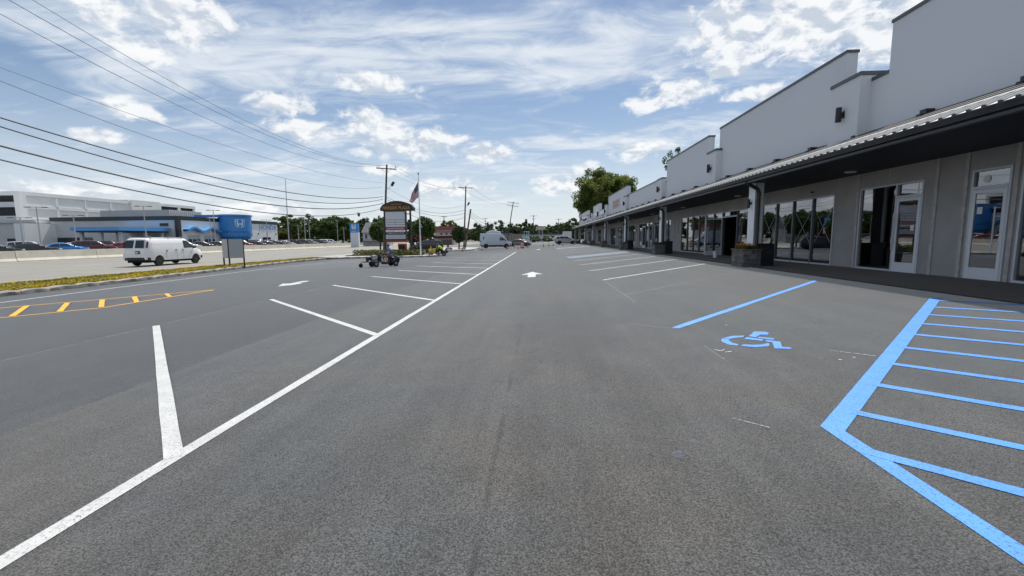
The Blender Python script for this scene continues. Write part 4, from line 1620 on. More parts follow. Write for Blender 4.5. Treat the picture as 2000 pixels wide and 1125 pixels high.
def make_vehicle(name, shape, paint, glass_polys, wind, rear, extras=None, rim='rim', rails=False, bumper='plastic', light_z=(.62, .78), mirror=True, plate=True):
    s = shape
    root = empty(name)
    body = s.body().build('body', paint, root, smooth=True)
    for poly in glass_polys:
        for sg in (1, -1):
            s.side(poly, .008, sg).build('side_window', 'carglass', root, smooth=True)
    if wind:
        s.across(*wind).build('windscreen', 'carglass', root, smooth=True)
    if rear:
        for rr in (rear if isinstance(rear, list) else [rear]):
            s.across(*rr).build('rear_window', 'carglass', root, smooth=True)
    ub = MB().box(s.x0 + .25, s.x1 - .25, -s.hw * .84, s.hw * .84, s.sill * .62, s.belt * .62)
    ub.build('underbody', 'underbody', root)
    for xc in (s.xr, s.xf):
        for sg in (1, -1):
            wheel_parts(root, xc, sg * (s.hw - .015), s.rw, rim)
    for sg in (1, -1):
        h = MB().obox((s.x1 - .10, sg * s.hw * .70, sum(light_z) / 2), .16, s.hw * .34, light_z[1] - light_z[0], Matrix.Rotation(sg * -.35, 3, 'Z'))
        h.build('headlight', 'clearlens', root, bevel=.02)
        t = MB().obox((s.x0 + .06, sg * (s.width(s.x0 + .1, light_z[1] + .15) - .06), light_z[1] + .13), .12, .14, .26)
        t.build('tail_light', 'redlens', root, bevel=.015)
    if bumper:
        for xx, d in ((s.x0 + .02, -1), (s.x1 - .03, 1)):
            b = MB()
            vs = []
            for c in (-1, -.8, -.3, .3, .8, 1):
                bb = 1 - c * c
                vs.append((xx + d * (.10 * bb + (.0 if abs(c) < 1 else -.12)), c * s.hw * .97))
            poly = vs + [(p[0] - d * .20, p[1]) for p in vs[::-1]]
            b.prism(poly, s.sill + .02, s.sill + .24, 'Z')
            b.build('bumper', bumper if bumper != 'body' else paint, root, bevel=.02)
    if mirror:
        wx = wind[0][0] - .22 if wind else s.xf - .6
        for sg in (1, -1):
            m_ = MB().obox((wx, sg * (s.width(wx, s.belt) + .13), s.belt + .12), .12, .20, .16)
            m_.tube((wx, sg * (s.width(wx, s.belt) - .02), s.belt + .03), (wx, sg * (s.width(wx, s.belt) + .10), s.belt + .08), .03, n=6)
            m_.build('mirror', 'plastic', root)
    if plate:
        MB().obox((s.x0 - .075 if bumper else s.x0 - .02, 0, light_z[0] + .04), .02, .32, .16).build('number_plate', 'plate', root)
    return root


def paint_copy(root, mat):
    for ch in root.children:
        if ch.name.split('.')[0] == 'body':
            ch.material_slots[0].link = 'OBJECT'
            ch.material_slots[0].material = mat


def place(o, x, y, z, heading):
    o.location = (x, y, z)
    o.rotation_euler = (0, 0, heading)
    return o


# --- shapes (x forward, metres)
VAN = CarShape([(-2.72, .50), (-2.74, 1.05), (-2.62, 1.55), (-2.46, 1.98), (-2.30, 2.06), (-1.0, 2.10), (0.9, 2.07), (1.15, 2.02), (1.45, 1.80), (1.86, 1.36), (2.1, 1.27), (2.58, 1.14), (2.74, .98), (2.80, .70), (2.80, .48)],
               .42, -1.66, 1.92, .37, .99, 1.22, .13, .13, .03)
SEDAN = CarShape([(-2.3, .42), (-2.36, .72), (-2.28, .98), (-1.75, 1.05), (-1.35, 1.22), (-.85, 1.41), (-.1, 1.46), (.45, 1.38), (.85, 1.18), (1.25, .98), (1.9, .88), (2.26, .72), (2.36, .52), (2.34, .36)],
                 .27, -1.40, 1.42, .33, .91, .92, .34, .10, .03)
SUV = CarShape([(-2.2, .50), (-2.28, .85), (-2.26, 1.08), (-2.14, 1.42), (-1.98, 1.62), (-1.6, 1.69), (-.4, 1.72), (.35, 1.66), (.72, 1.46), (1.15, 1.12), (1.8, 1.02), (2.22, .88), (2.33, .64), (2.31, .44)],
               .36, -1.36, 1.40, .37, .94, 1.06, .24, .11, .03)
HIGH = CarShape([(-2.65, .50), (-2.70, 1.0), (-2.66, 1.8), (-2.58, 2.42), (-2.40, 2.52), (-1.0, 2.54), (.95, 2.50), (1.18, 2.40), (1.65, 1.72), (1.95, 1.30), (2.35, 1.14), (2.62, .98), (2.72, .72), (2.72, .46)],
                .40, -1.70, 1.78, .36, 1.0, 1.25, .05, .10, .02)
PICK = CarShape([(-2.9, .58), (-2.94, .98), (-2.90, 1.12), (-.62, 1.12), (-.52, 1.18), (-.36, 1.72), (-.1, 1.82), (.85, 1.80), (1.12, 1.66), (1.52, 1.22), (2.5, 1.12), (2.80, .98), (2.86, .70), (2.84, .52)],
                .46, -1.85, 1.85, .40, .98, 1.08, .22, .10, .02)


def g_sedan():
    return [[(-1.38, .99), (-.86, 1.36), (-.35, 1.405), (-.35, .99)], [(-.28, .99), (-.28, 1.405), (.30, 1.36), (.92, 1.01)]]


def g_suv():
    return [[(-1.95, 1.14), (-1.85, 1.54), (-1.38, 1.60), (-1.30, 1.14)], [(-1.20, 1.14), (-1.26, 1.61), (-.34, 1.64), (-.34, 1.14)], [(-.25, 1.14), (-.25, 1.635), (.28, 1.58), (.86, 1.16)]]


# --- white cargo van on the road
van = make_vehicle('cargo_van', VAN, carpaint('white', (0.74, 0.75, 0.76)),
                   [[(.72, 1.30), (.72, 1.90), (1.12, 1.88), (1.78, 1.34)]],
                   ((1.86, 1.40), (1.32, 1.90), .86, .80), None, rim='darkrim', light_z=(.66, .92), plate=False)
for ch in list(van.children):
    if ch.name.split('.')[0] == 'tail_light':
        bpy.data.objects.remove(ch)
for sg in (1, -1):
    # rear door windows, doors seam, tall tail lights at the corners
    k = [(-2.675, sg * .07, 1.36), (-2.675, sg * .76, 1.36), (-2.52, sg * .70, 1.92), (-2.52, sg * .08, 1.92)]
    q = MB().add([(p[0] - .045, p[1], p[2]) for p in k], [(0, 1, 2, 3)])
    q.build('rear_window', 'carglass', van)
    tl = MB().obox((-2.55, sg * .90, 1.60), .13, .07, .48, Matrix.Rotation(R(16), 3, 'Y'))
    tl.build('tail_light', 'redlens', van, bevel=.02)
    hd = MB()
    for (hx, hz) in ((.56, 1.16), (-.10, 1.16), (-.95, 1.12)):
        y_ = sg * (VAN.width(hx, hz) + .012)
        hd.obox((hx, y_, hz), .035, .03, .14)
    hd.build('door_handle', 'plastic', van)
    ds = MB()
    for hx in (.63, -.02, -1.02):
        ds.add([(hx, sg * (VAN.width(hx, z) + .004), z) for z in (.5, .9, 1.22)] + [(hx + .018, sg * (VAN.width(hx, z) + .004), z) for z in (1.22, .9, .5)], [(0, 1, 4, 5), (1, 2, 3, 4)])
    ds.build('door_seam', 'darkrim', van, fix=False)
MB().obox((-2.785, -.30, 1.03), .02, .36, .22).build('number_plate', 'plastic', van)
MB().obox((-2.80, -.26, 1.03), .012, .22, .12).build('number_plate', 'plate', van)
rk = MB()
for x in (-2.1, -.5, .75):
    rk.tube((x, -.80, 2.10), (x, .80, 2.10), .022, n=6)
    for sg in (-1, 1):
        rk.tube((x, sg * .80, 2.0), (x, sg * .80, 2.26), .018, n=6)
rk.tube((-2.2, -.78, 2.13), (.85, -.78, 2.13), .015, n=6)
rk.tube((-2.2, .78, 2.13), (.85, .78, 2.13), .015, n=6)
rk.build('roof_rack', 'steel', van)
place(van, -29.75, 33.20, -0.31, R(90.5))
tag(van, 'white cargo van with roof rack driving along the road', 'van')

# --- pale high-roof van at the far end of the lot
hv = make_vehicle('high_roof_van', HIGH, carpaint('pale_grey', (0.55, 0.60, 0.67)),
                  [[(.62, 1.32), (.62, 1.86), (1.12, 1.86), (1.72, 1.36)]], ((1.90, 1.40), (1.30, 2.22), .90, .84), None, rim='darkrim', light_z=(.80, 1.05))
for sg in (1, -1):
    HIGH.side([(-2.2, 1.55), (-2.2, 1.95), (-2.02, 1.95), (-2.02, 1.55)], .012, sg).build('side_emblem', 'plastic', hv)
    HIGH.side([(-1.25, .42), (-1.25, .56), (1.3, .56), (1.3, .42)], .012, sg).build('sill_trim', 'plastic', hv)
place(hv, -7.5, 75.6, -0.15, R(10))
tag(hv, 'pale grey high roof van parked across the far end of the lot', 'van')

# --- silver estate car by the shops
sv = make_vehicle('parked_car', SUV, carpaint('silver', (0.40, 0.43, 0.46)), g_suv(), ((1.10, 1.18), (.50, 1.60), .88, .80), ((-2.24, 1.16), (-2.06, 1.54), .84, .78), rim='darkrim')
place(sv, 5.4, 90.2, .20, R(4))
tag(sv, 'silver estate car parked nose in at the far shops', 'car')

# --- white pickup beyond the bushes
pk = make_vehicle('pickup_truck', PICK, carpaint('white2', (0.72, 0.73, 0.74)), [[(-.30, 1.18), (-.12, 1.70), (.28, 1.72), (.28, 1.18)], [(.36, 1.18), (.36, 1.72), (.86, 1.70), (1.32, 1.22)]],
                  ((1.48, 1.26), (1.00, 1.72), .88, .80), ((-.46, 1.24), (-.30, 1.68), .80, .76), light_z=(.8, 1.0))
MB().box(-2.82, -.66, -.80, .80, 1.121, 1.125).build('load_bed', 'plastic', pk)
place(pk, -4.2, 176, -.1, R(178))
tag(pk, 'white pickup truck behind the far round bushes', 'pickup')

# --- dark car waiting behind the flagpole
dk = make_vehicle('parked_car', SUV, carpaint('black', (0.012, 0.012, 0.014)), g_suv(), ((1.10, 1.18), (.50, 1.60), .88, .80), ((-2.24, 1.16), (-2.06, 1.54), .84, .78), rim='rim')
place(dk, -15.6, 60.0, -.33, R(200))
tag(dk, 'black car turning in at the driveway behind the flagpole', 'car')

# --- cars on the forecourt across the road
sed = make_vehicle('parked_car', SEDAN, carpaint('navy', (0.02, 0.025, 0.035)), g_sedan(), ((1.22, 1.0), (.55, 1.36), .90, .80), ((-1.70, 1.07), (-.95, 1.38), .84, .78), bumper=None)
suv = make_vehicle('parked_car', SUV, carpaint('darkred', (0.11, 0.012, 0.018)), g_suv(), ((1.10, 1.18), (.50, 1.60), .88, .80), ((-2.24, 1.16), (-2.06, 1.54), .84, .78), bumper=None)
PAINTS = {'black': (0.012, 0.013, 0.015), 'navy': (0.02, 0.028, 0.05), 'bright blue': (0.03, 0.26, 0.70), 'dark red': (0.11, 0.012, 0.018), 'red': (0.32, 0.05, 0.055),
          'white': (0.72, 0.73, 0.74), 'silver': (0.42, 0.44, 0.46), 'dark grey': (0.06, 0.065, 0.07), 'pale blue': (0.45, 0.55, 0.66)}
FRONT = [('white', 'u'), ('black', 's'), ('black', 's'), ('bright blue', 's'), ('dark red', 'u'), ('red', 's'), ('black', 's'), ('dark grey', 'u'), ('white', 's'), ('navy', 's'), ('dark grey', 's'),
         ('dark red', 's'), ('red', 's'), ('black', 's'), ('dark grey', 's'), ('black', 's'), ('pale blue', 's'), ('black', 'u'), ('dark grey', 'u'), ('silver', 'u'), ('dark grey', 'u'), ('white', 'u'), ('white', 'u')]
ORD = ['first', 'second', 'third', 'fourth', 'fifth', 'sixth', 'seventh', 'eighth', 'ninth', 'tenth', 'eleventh', 'twelfth', 'thirteenth', 'fourteenth', 'fifteenth', 'sixteenth', 'seventeenth', 'eighteenth', 'nineteenth', 'twentieth', 'twenty-first', 'twenty-second', 'twenty-third']
used = {'s': 0, 'u': 0}
proto = {'s': sed, 'u': suv}
rr = random.Random(3)


def lot_car(colour, kd, x, y, head, label):
    o = proto[kd] if not used[kd] else copy_tree(proto[kd])
    used[kd] = 1
    paint_copy(o, carpaint(colour.replace(' ', '_') + '_lot', PAINTS[colour]))
    place(o, x, y, .02, head)
    tag(o, label, 'car', 'cars on the forecourt across the road')


for i, (c, kd) in enumerate(FRONT):
    y = 41.4 + 3.75 * i
    lot_car(c, kd, -60.5 + rr.uniform(-.4, .4), y, R(48 + rr.uniform(-3, 3)),
            f'{c} {"sedan" if kd == "s" else "suv"} behind the barrier, {ORD[i]} from the left in the front forecourt row')
BACK = [('white', 'u'), ('silver', 's'), ('silver', 'u'), ('white', 's'), ('black', 'u'), ('silver', 's'), ('white', 'u'), ('dark grey', 'u'), ('silver', 'u'), ('black', 'u'), ('white', 'u'), ('dark grey', 's')]
for i, (c, kd) in enumerate(BACK):
    y = 45 + (5.6 * i if i < 6 else 36 + 6.2 * (i - 6) + 18)
    lot_car(c, kd, -70 + rr.uniform(-.5, .5), y, R(40 + rr.uniform(-6, 6)), f'{c} {"sedan" if kd == "s" else "suv"}, {ORD[i]} from the left in the rear forecourt row')
# cars far down the lot
for i, (c, kd, x, y, h) in enumerate((('white', 'u', 3.4, 182, 170), ('dark grey', 's', .9, 186, 175), ('white', 'u', 6.6, 178, 185))):
    o = copy_tree(proto[kd])
    paint_copy(o, carpaint(c.replace(' ', '_') + '_lot', PAINTS[c]))
    place(o, x, y, .05, R(h))
    tag(o, ['white suv between the two far bushes', 'dark grey sedan just right of the far white pickup', 'white suv behind the silver car at the far end'][i], 'car', 'cars beyond the far bushes')
rd_ = copy_tree(proto['s'])
paint_copy(rd_, carpaint('dark_grey_lot', PAINTS['dark grey']))
place(rd_, -3.9, 88, -.1, R(-8))
tag(rd_, 'dark grey sedan nose to nose with the pale van', 'car')

# ================================================================== PEOPLE AND STRIPING MACHINES


def skinned(name, verts, edges, radii, mat, parent, root_i=0, sub=2):
    me = bpy.data.meshes.new(name)
    me.from_pydata(verts, edges, [])
    ob = bpy.data.objects.new(name, me)
    COL.objects.link(ob)
    ob.parent = parent
    me.materials.append(M[mat])
    md = ob.modifiers.new('skin', 'SKIN')
    md.use_smooth_shade = True
    if not me.skin_vertices:
        bm = bmesh.new()
        bm.from_mesh(me)
        bm.verts.layers.skin.verify()
        bm.to_mesh(me)
        bm.free()
    for i, r_ in enumerate(radii):
        d = me.skin_vertices[0].data[i]
        d.radius = (r_, r_) if not hasattr(r_, '__len__') else r_
        d.use_root = (i == root_i)
    s_ = ob.modifiers.new('sub', 'SUBSURF')
    s_.levels = sub
    s_.render_levels = sub
    return ob


def seated_person(loc, heading, lean, shirt, leg_mat, label, long_trousers=False, head_down=0.0):
    root = tag(empty('person', loc, heading), label, 'person', 'line painters riding striping machines')
    hz = .70

    def sp(t, h=0.0):
        return Vector((math.sin(lean) * t + h, 0, hz + math.cos(lean) * t))
    P, E_, Rr = [], [], []

    def add(p, r_, link=None):
        P.append(tuple(p))
        Rr.append(r_)
        if link is not None:
            E_.append((link, len(P) - 1))
        return len(P) - 1
    hip = add(sp(0), (.15, .12))
    waist = add(sp(.2), (.145, .11), hip)
    chest = add(sp(.40), (.17, .12), waist)
    neck = add(sp(.56, .02), .058, chest)
    hb = add(sp(.64, .05 + head_down), (.075, .085), neck)
    hm = add(sp(.72, .06 + head_down * 1.2), (.082, .10), hb)
    ht = add(sp(.82, .05 + head_down * 1.4), (.065, .08), hm)
    nose = add(Vector(P[hm]) + Vector((.115, 0, -.02)), .014, hm)
    hands = []
    for sg in (1, -1):
        sh = add(sp(.50) + Vector((0, sg * .19, 0)), .062, chest)
        eb = add(Vector(P[sh]) + Vector((.16, sg * .07, -.24)), .046, sh)
        wr = add(Vector(P[eb]) + Vector((.24, -sg * .03, -.02)), .033, eb)
        pm = add(Vector(P[wr]) + Vector((.07, 0, -.005)), .032, wr)
        for j, (dy, ln) in enumerate(((-.032, .045), (-.011, .055), (.011, .052), (.032, .040))):
            k1 = add(Vector(P[pm]) + Vector((.035, dy, .0)), .010, pm)
            k2 = add(Vector(P[k1]) + Vector((ln * .5, 0, -.022)), .009, k1)
            add(Vector(P[k2]) + Vector((ln * .1, 0, -.03)), .008, k2)
        th = add(Vector(P[wr]) + Vector((.04, -sg * .04, -.01)), .011, pm)
        add(Vector(P[th]) + Vector((.03, -sg * .01, -.025)), .009, th)
        th_ = add(Vector((.10, sg * .12, hz - .02)), .085, hip)
        kn = add(Vector((.44, sg * .17, hz + .04)), .062, th_)
        cf = add(Vector((.46, sg * .17, hz - .16)), .058, kn)
        an = add(Vector((.43, sg * .16, .28)), .038, cf)
        hl = add(Vector((.41, sg * .16, .23)), .04, an)
        to = add(Vector((.60, sg * .18, .22)), .034, hl)
    skinned('body', P, E_, Rr, 'skin', root, 0, 1)
    # shirt over torso and upper arms
    SP = [tuple(sp(.04)), tuple(sp(.2)), tuple(sp(.40)), tuple(sp(.53, .01))]
    SE = [(0, 1), (1, 2), (2, 3)]
    SR = [(.185, .15), (.18, .145), (.20, .15), (.085, .08)]
    for sg in (1, -1):
        a = sp(.50) + Vector((0, sg * .19, 0))
        b = a + Vector((.11, sg * .05, -.17))
        SP += [tuple(a), tuple(b)]
        SR += [.085, .075]
        n = len(SP)
        SE += [(2, n - 2), (n - 2, n - 1)]
    skinned('shirt', SP, SE, SR, shirt, root, 0, 1)
    for_leg = [tuple((0, 0, hz - .02))]
    LR = [(.17, .13)]
    LE = []
    for sg in (1, -1):
        n = len(for_leg)
        for_leg += [(.10, sg * .12, hz - .02), (.38, sg * .165, hz + .03)]
        LR += [.105, .088]
        LE += [(0, n), (n, n + 1)]
        if long_trousers:
            for_leg += [(.46, sg * .17, hz - .02), (.43, sg * .16, .34)]
            LR += [.08, .062]
            LE += [(n + 1, n + 2), (n + 2, n + 3)]
    skinned('trousers' if long_trousers else 'shorts', for_leg, LE, LR, leg_mat, root, 0, 1)
    hr = MB()
    hc = sp(.755, .02 + head_down * 1.25)
    hr.lathe([(.02, .115), (.07, .10), (.10, .05), (.108, -.005), (.10, -.05)], tuple(hc), 12)
    hr.build('hair', 'hair', root, smooth=True)
    for sg in (1, -1):
        sh = MB().obox((.50, sg * .17, .215), .29, .10, .09)
        sh.build('shoe', 'shoe', root, bevel=.025)
        ey = MB().obox((P[hm][0] + .098, sg * .035, P[hm][2] + .02), .012, .02, .012)
        ey.build('eye', 'letter_black', root)
        er = MB().obox((P[hm][0] + .0, sg * .092, P[hm][2]), .04, .02, .06)
        er.build('ear', 'skin', root, bevel=.008)
    MB().obox((P[hm][0] + .103, 0, P[hm][2] - .055), .01, .045, .01).build('mouth', 'panel_brick', root)
    return root


def striper(loc, heading, label, tank, cover):
    root = tag(empty('line_striper', loc, heading), label, 'striping machine', 'ride-on line painting machines')
    fm = MB()
    for sg in (1, -1):
        fm.path([(1.36, sg * .05, .36), (1.0, sg * .16, .36), (.55, sg * .20, .30), (.1, sg * .22, .30), (.0, sg * .14, .34)], .024, 6)
        fm.path([(.05, sg * .22, .32), (-.02, sg * .24, .62), (-.08, sg * .25, .92), (-.2, sg * .24, .98)], .02, 6)
        fm.path([(-.02, sg * .12, .26), (-.5, sg * .22, .26), (-1.15, sg * .22, .32)], .026, 6)
    fm.tube((.0, 0, .34), (-.3, 0, .26), .04, n=8)
    fm.build('frame', 'black', root)
    cw = MB()
    cw.lathe([(.05, -.03), (.125, -.035), (.14, -.02), (.14, .02), (.125, .035), (.05, .03)], (1.47, 0, .14), 16, 'Y')
    cwo = cw.build('caster_wheel', 'tyre', root, smooth=True)
    fk = MB()
    fk.path([(1.47, .06, .14), (1.45, .06, .28), (1.38, .0, .36)], .015, 6)
    fk.path([(1.47, -.06, .14), (1.45, -.06, .28), (1.38, .0, .36)], .015, 6)
    fk.build('fork', 'black', root)
    for (x, r_, wd, sp_) in ((.55, .20, .12, .34), (-.87, .205, .15, .36)):
        for sg in (1, -1):
            wh = MB()
            wh.lathe([(r_ * .5, -wd / 2), (r_ * .9, -wd / 2), (r_, -wd * .3), (r_, wd * .3), (r_ * .9, wd / 2), (r_ * .5, wd / 2)], (0, 0, 0), 18, 'Y')
            w_ = wh.build('wheel', 'tyre', root, smooth=True)
            w_.location = (x, sg * sp_, r_)
            rm_ = MB()
            rm_.lathe([(r_ * .56, -.01), (r_ * .5, .02), (r_ * .15, .03), (r_ * .1, .05), (.005, .05)], (0, 0, 0), 14, 'Y')
            rm_.v = [(a, sg * (b + wd * .36), c) for a, b, c in rm_.v]
            rm_.build('rim', 'rim', w_, smooth=True)
    # paint tank and pump on the front unit
    tk = MB()
    k_ = 1.0 if tank == 'tank' else 1.28
    tk.lathe([(.19 * k_, .33), (.21 * k_, .35), (.215 * k_, .72), (.20 * k_, .74), (.20 * k_, .78), (.06, .80), (.06, .84 * k_)], (.52, 0, 0), 16)
    tk.build('paint_tank', tank, root, smooth=True)
    pu = MB()
    pu.obox((.92, 0, .58), .30, .26, .24)
    pu.obox((1.0, .0, .42), .12, .2, .14)
    pu.build('pump', 'plastic', root, bevel=.02)
    gn = MB()
    gn.tube((.86, .30, .50), (.86, .30, .10), .016, n=6)
    gn.tube((.76, .30, .50), (.76, .30, .12), .016, n=6)
    gn.tube((.95, .30, .46), (.6, .30, .46), .014, n=6)
    gn.obox((.86, .30, .14), .05, .05, .10)
    gn.build('spray_gun', 'black', root)
    en = MB()
    en.obox((.16, 0, .55), .22, .34, .40)
    en.obox((.16, 0, .78), .16, .24, .10)
    en.build('control_box', cover, root, bevel=.02)
    hb = MB()
    hb.path([(.02, -.22, .86), (-.10, -.23, .96), (-.22, -.20, 1.0)], .018, 6)
    hb.path([(.02, .22, .86), (-.10, .23, .96), (-.22, .20, 1.0)], .018, 6)
    hb.tube((-.04, -.24, .92), (-.04, .24, .92), .015, n=6)
    hb.build('handlebar', 'black', root)
    ho = MB()
    ho.path([(.9, .1, .68), (.8, .22, .8), (.55, .26, .88), (.3, .2, .7), (.5, .3, .5), (.8, .31, .48)], .013, 6)
    ho.build('hose', 'plastic', root)
    fp_ = MB()
    for sg in (1, -1):
        fp_.obox((-.25, sg * .20, .175), .36, .16, .02)
    fp_.build('footrest', 'black', root)
    # drive unit with seat, mudguards and engine
    st = MB()
    st.obox((-.75, 0, .59), .42, .40, .07)
    st.build('seat', 'plastic', root, bevel=.03)
    bx = MB()
    bx.obox((-.75, 0, .43), .46, .36, .24)
    bx.build('drive_cover', 'navybox', root, bevel=.03)
    for sg in (1, -1):
        mg = MB()
        pts = []
        for k in range(9):
            t = math.pi * (0.08 + .84 * k / 8)
            pts.append((-.87 + .26 * math.cos(t), .205 + .26 * math.sin(t)))
        pts2 = [(-.87 + (a + .87) * .93, .205 + (b - .205) * .93) for a, b in pts[::-1]]
        mg.prism(pts + pts2, sg * .27, sg * .46, 'Y')
        mg.build('mudguard', 'navybox', root)
    eg = MB()
    eg.obox((-1.16, 0, .50), .28, .36, .30)
    eg.lathe([(.12, -.06), (.13, .0), (.10, .05)], (-1.22, .12, .50), 12, 'X')
    eg.obox((-1.10, -.05, .70), .22, .18, .10)
    eg.build('engine', 'black', root, bevel=.02)
    ga = MB()
    for sg in (1, -1):
        ga.path([(-1.0, sg * .24, .30), (-1.38, sg * .24, .32), (-1.38, sg * .24, .62), (-1.05, sg * .24, .66)], .014, 6)
    ga.tube((-1.38, -.24, .62), (-1.38, .24, .62), .014, n=6)
    ga.tube((-1.38, -.24, .32), (-1.38, .24, .32), .014, n=6)
    ga.build('engine_guard', 'steel', root)
    return root


h1 = math.atan2(-1.02, -.99)
s1_loc = Vector((-10.80, 29.41, zlot(-10.8)))
striper(s1_loc, h1, 'ride-on line striper with steel paint tank, nearest the camera', 'tank', 'trousers')
fw1 = Vector((math.cos(h1), math.sin(h1), 0))
seated_person(s1_loc + fw1 * -.72 + Vector((0, 0, -.02)), h1, R(13), 'shirt_blue', 'shorts', 'person in blue shirt and dark shorts riding the nearer striper')
h2 = R(188)
s2_loc = Vector((-11.25, 47.25, zlot(-10.8)))
striper(s2_loc, h2, 'ride-on line striper with yellow paint tank, beside the flagpole island', 'yellowmach', 'yellowmach')
fw2 = Vector((math.cos(h2), math.sin(h2), 0))
seated_person(s2_loc + fw2 * -.74 + Vector((0, 0, -.02)), h2, R(40), 'shirt_yellow', 'trousers', 'person in fluorescent yellow shirt bent forward on the farther striper', True, .03)

# ================================================================== ROADSIDE THINGS
# --- plaza sign
sx0, sx1, sy = -16.55, -13.95, 46.6
ps = tag(empty('plaza_sign', (-15.2, 46.85, -.21)), 'tall two-post shopping plaza sign with arched dark header and stacked panels', 'sign')


def sp_(mb, name, mat, parent=None, **kw):
    return mb.build(name, mat, parent or ps, world_space=True, **kw)


sp_(MB().box(-16.72, -16.56, 46.75, 46.95, -.3, 4.75), 'post', 'sign_box')
sp_(MB().box(-13.95, -13.79, 46.95, 47.15, -.3, 4.75), 'post', 'sign_box')
sp_(MB().box(-16.55, -14.28, 46.62, 47.12, 1.42, 4.52), 'cabinet', 'sign_box')
for zz in (1.9, 3.2, 4.2):
    sp_(MB().box(-14.28, -13.95, 46.98, 47.06, zz, zz + .08), 'bracket', 'sign_box')
hp = []
for k in range(15):
    t = k / 14
    x = -16.95 + 3.55 * t
    hp.append((x, 4.52 + .42 + .66 * math.sin(math.pi * (0.06 + .88 * t)) ** .9))
poly = [(-16.95, 4.52)] + hp[0:1] + hp + [(-13.40, 4.52)]
poly = [(-16.97, 4.56), (-16.99, 4.85)] + hp[1:-1] + [(-13.36, 4.85), (-13.38, 4.56)]
hdr = sp_(MB().prism(poly, 46.50, 47.25, 'Y'), 'header', 'sign_box')
text_on('lettering', 'FIRESIDE PLAZA', .46, 2.95, (-15.22 - ps.location.x + 0, 46.49 - ps.location.y, 4.86 - ps.location.z), 'S', 'letter_gold', ps, .008)
text_on('lettering', 'INDIAN BROOK', .16, 1.05, (-15.2 - ps.location.x, 46.49 - ps.location.y, 5.22 - ps.location.z), 'S', 'letter_gold', ps, .006)
Zs = [(3.62, 4.46, 'panel_grey', None, 1), (3.36, 3.58, 'panel_grey', None, 2), (3.10, 3.32, 'panel_grey', None, 2), (2.86, 3.06, 'panel_grey', None, 1),
      (2.55, 2.83, 'panel_red', ('MANCHESTER BAGELS', 'letter_white'), 1), (2.30, 2.52, 'sign_white', ('CLEANERS  TAILORS', 'letter_black'), 1),
      (2.04, 2.27, 'panel_navy', ('WAREHOUSE OF N.J. STORE', 'letter_white'), 1), (1.79, 2.01, 'panel_grey', ('SCHOOL OF DANCE', 'letter_black'), 1),
      (1.56, 1.76, 'panel_grey', ('OFFICE SUITES', 'letter_black'), 1)]
for (z0, z1, mt, tx, n) in Zs:
    for q in range(n):
        a = -16.50 + (2.16 / n) * q + .02
        b = -16.50 + (2.16 / n) * (q + 1) - .02
        pn = sp_(MB().box(a, b, 46.60, 46.62, z0, z1), 'panel', mt)
    if tx:
        text_on('lettering', tx[0], (z1 - z0) * .62, 1.85, (-15.42 - ps.location.x, 46.597 - ps.location.y, (z0 + z1) / 2 - ps.location.z), 'S', tx[1], ps, .004)
sp_(MB().box(-16.60, -14.20, 46.56, 47.2, 1.22, 1.42), 'bottom_panel', 'panel_brick')

# --- flagpole with a hanging flag
fp0 = tag(empty('flagpole', (-12.52, 45.8, -.21)), 'white flagpole with a limp striped flag on the island', 'flagpole')
pm = MB()
pm.path([(0, 0, -.1), (0, 0, 4), (0.01, 0, 8.35)], [.075, .06, .035], 10)
pm.build('pole', 'sign_white', fp0, smooth=True)
ea = MB()
ea.lathe([(.01, 8.34), (.06, 8.40), (.02, 8.47)], (0, 0, 0), 8)
ea.add([(-.02, 0, 8.46), (-.16, 0, 8.60), (.0, .03, 8.55), (.16, 0, 8.60), (.02, 0, 8.46), (0, -.03, 8.55)], [(0, 1, 2, 5), (4, 5, 3), (2, 3, 5), (0, 5, 4)])
ea.build('finial', 'black', fp0)
NU, NV = 16, 13
H0, H1, FL = 7.72, 6.10, 2.35


def flagp(u, v):
    """u along the fly (0 hoist), v down the hoist; the cloth droops and gathers"""
    top = Vector((-.05, 0, H0 - (H0 - H1) * v))
    d = u * FL
    sag = 1.05 - .22 * v
    x = -d * (.50 - .17 * v) * (1 - .12 * u)
    z = -d * (.86 - .50 * v - .05 * math.sin(u * 3)) * sag
    yy = .11 * math.sin(u * 9 + v * 2.2) * u ** .5 + .05 * math.sin(u * 17 - v * 5) * u
    return top + Vector((x, yy, z))


def flag_part(name, mat, u0, u1, v0, v1, nu):
    mb = MB()
    vs, fs = [], []
    for j in range(2):
        for i in range(nu + 1):
            vs.append(flagp(u0 + (u1 - u0) * i / nu, v0 + (v1 - v0) * j))
    for i in range(nu):
        fs.append((i, i + 1, nu + 2 + i, nu + 1 + i))
    mb.add(vs, fs)
    return mb


flag = None
root_flag = empty('flag', (0, 0, 0), 0, fp0)
for s in range(13):
    u0 = .40 if s < 7 else 0.0
    flag_part('stripe', '', u0, 1.0, s / 13, (s + 1) / 13, 14).build('stripe', 'flag_red' if s % 2 == 0 else 'flag_white', root_flag, smooth=True, fix=False)
cn = MB()
for j in range(7):
    vs, fs = [], []
    for q in range(2):
        for i in range(9):
            vs.append(flagp(.40 * i / 8, (j + q) / 13))
    for i in range(8):
        fs.append((i, i + 1, 10 + i, 9 + i))
    cn.add(vs, fs)
cn.build('canton', 'flag_blue', root_flag, smooth=True, fix=False)
st = MB()
for j in range(9):
    for i in range(6 if j % 2 == 0 else 5):
        p = flagp(.40 * (i + (.5 if j % 2 == 0 else 1.0)) / 6, (7 / 13) * (j + .5) / 9)
        for o in (-.006, .006):
            st.add([p + Vector((-.02, o, 0)), p + Vector((0, o, -.02)), p + Vector((.02, o, 0)), p + Vector((0, o, .02))], [(0, 1, 2, 3)])
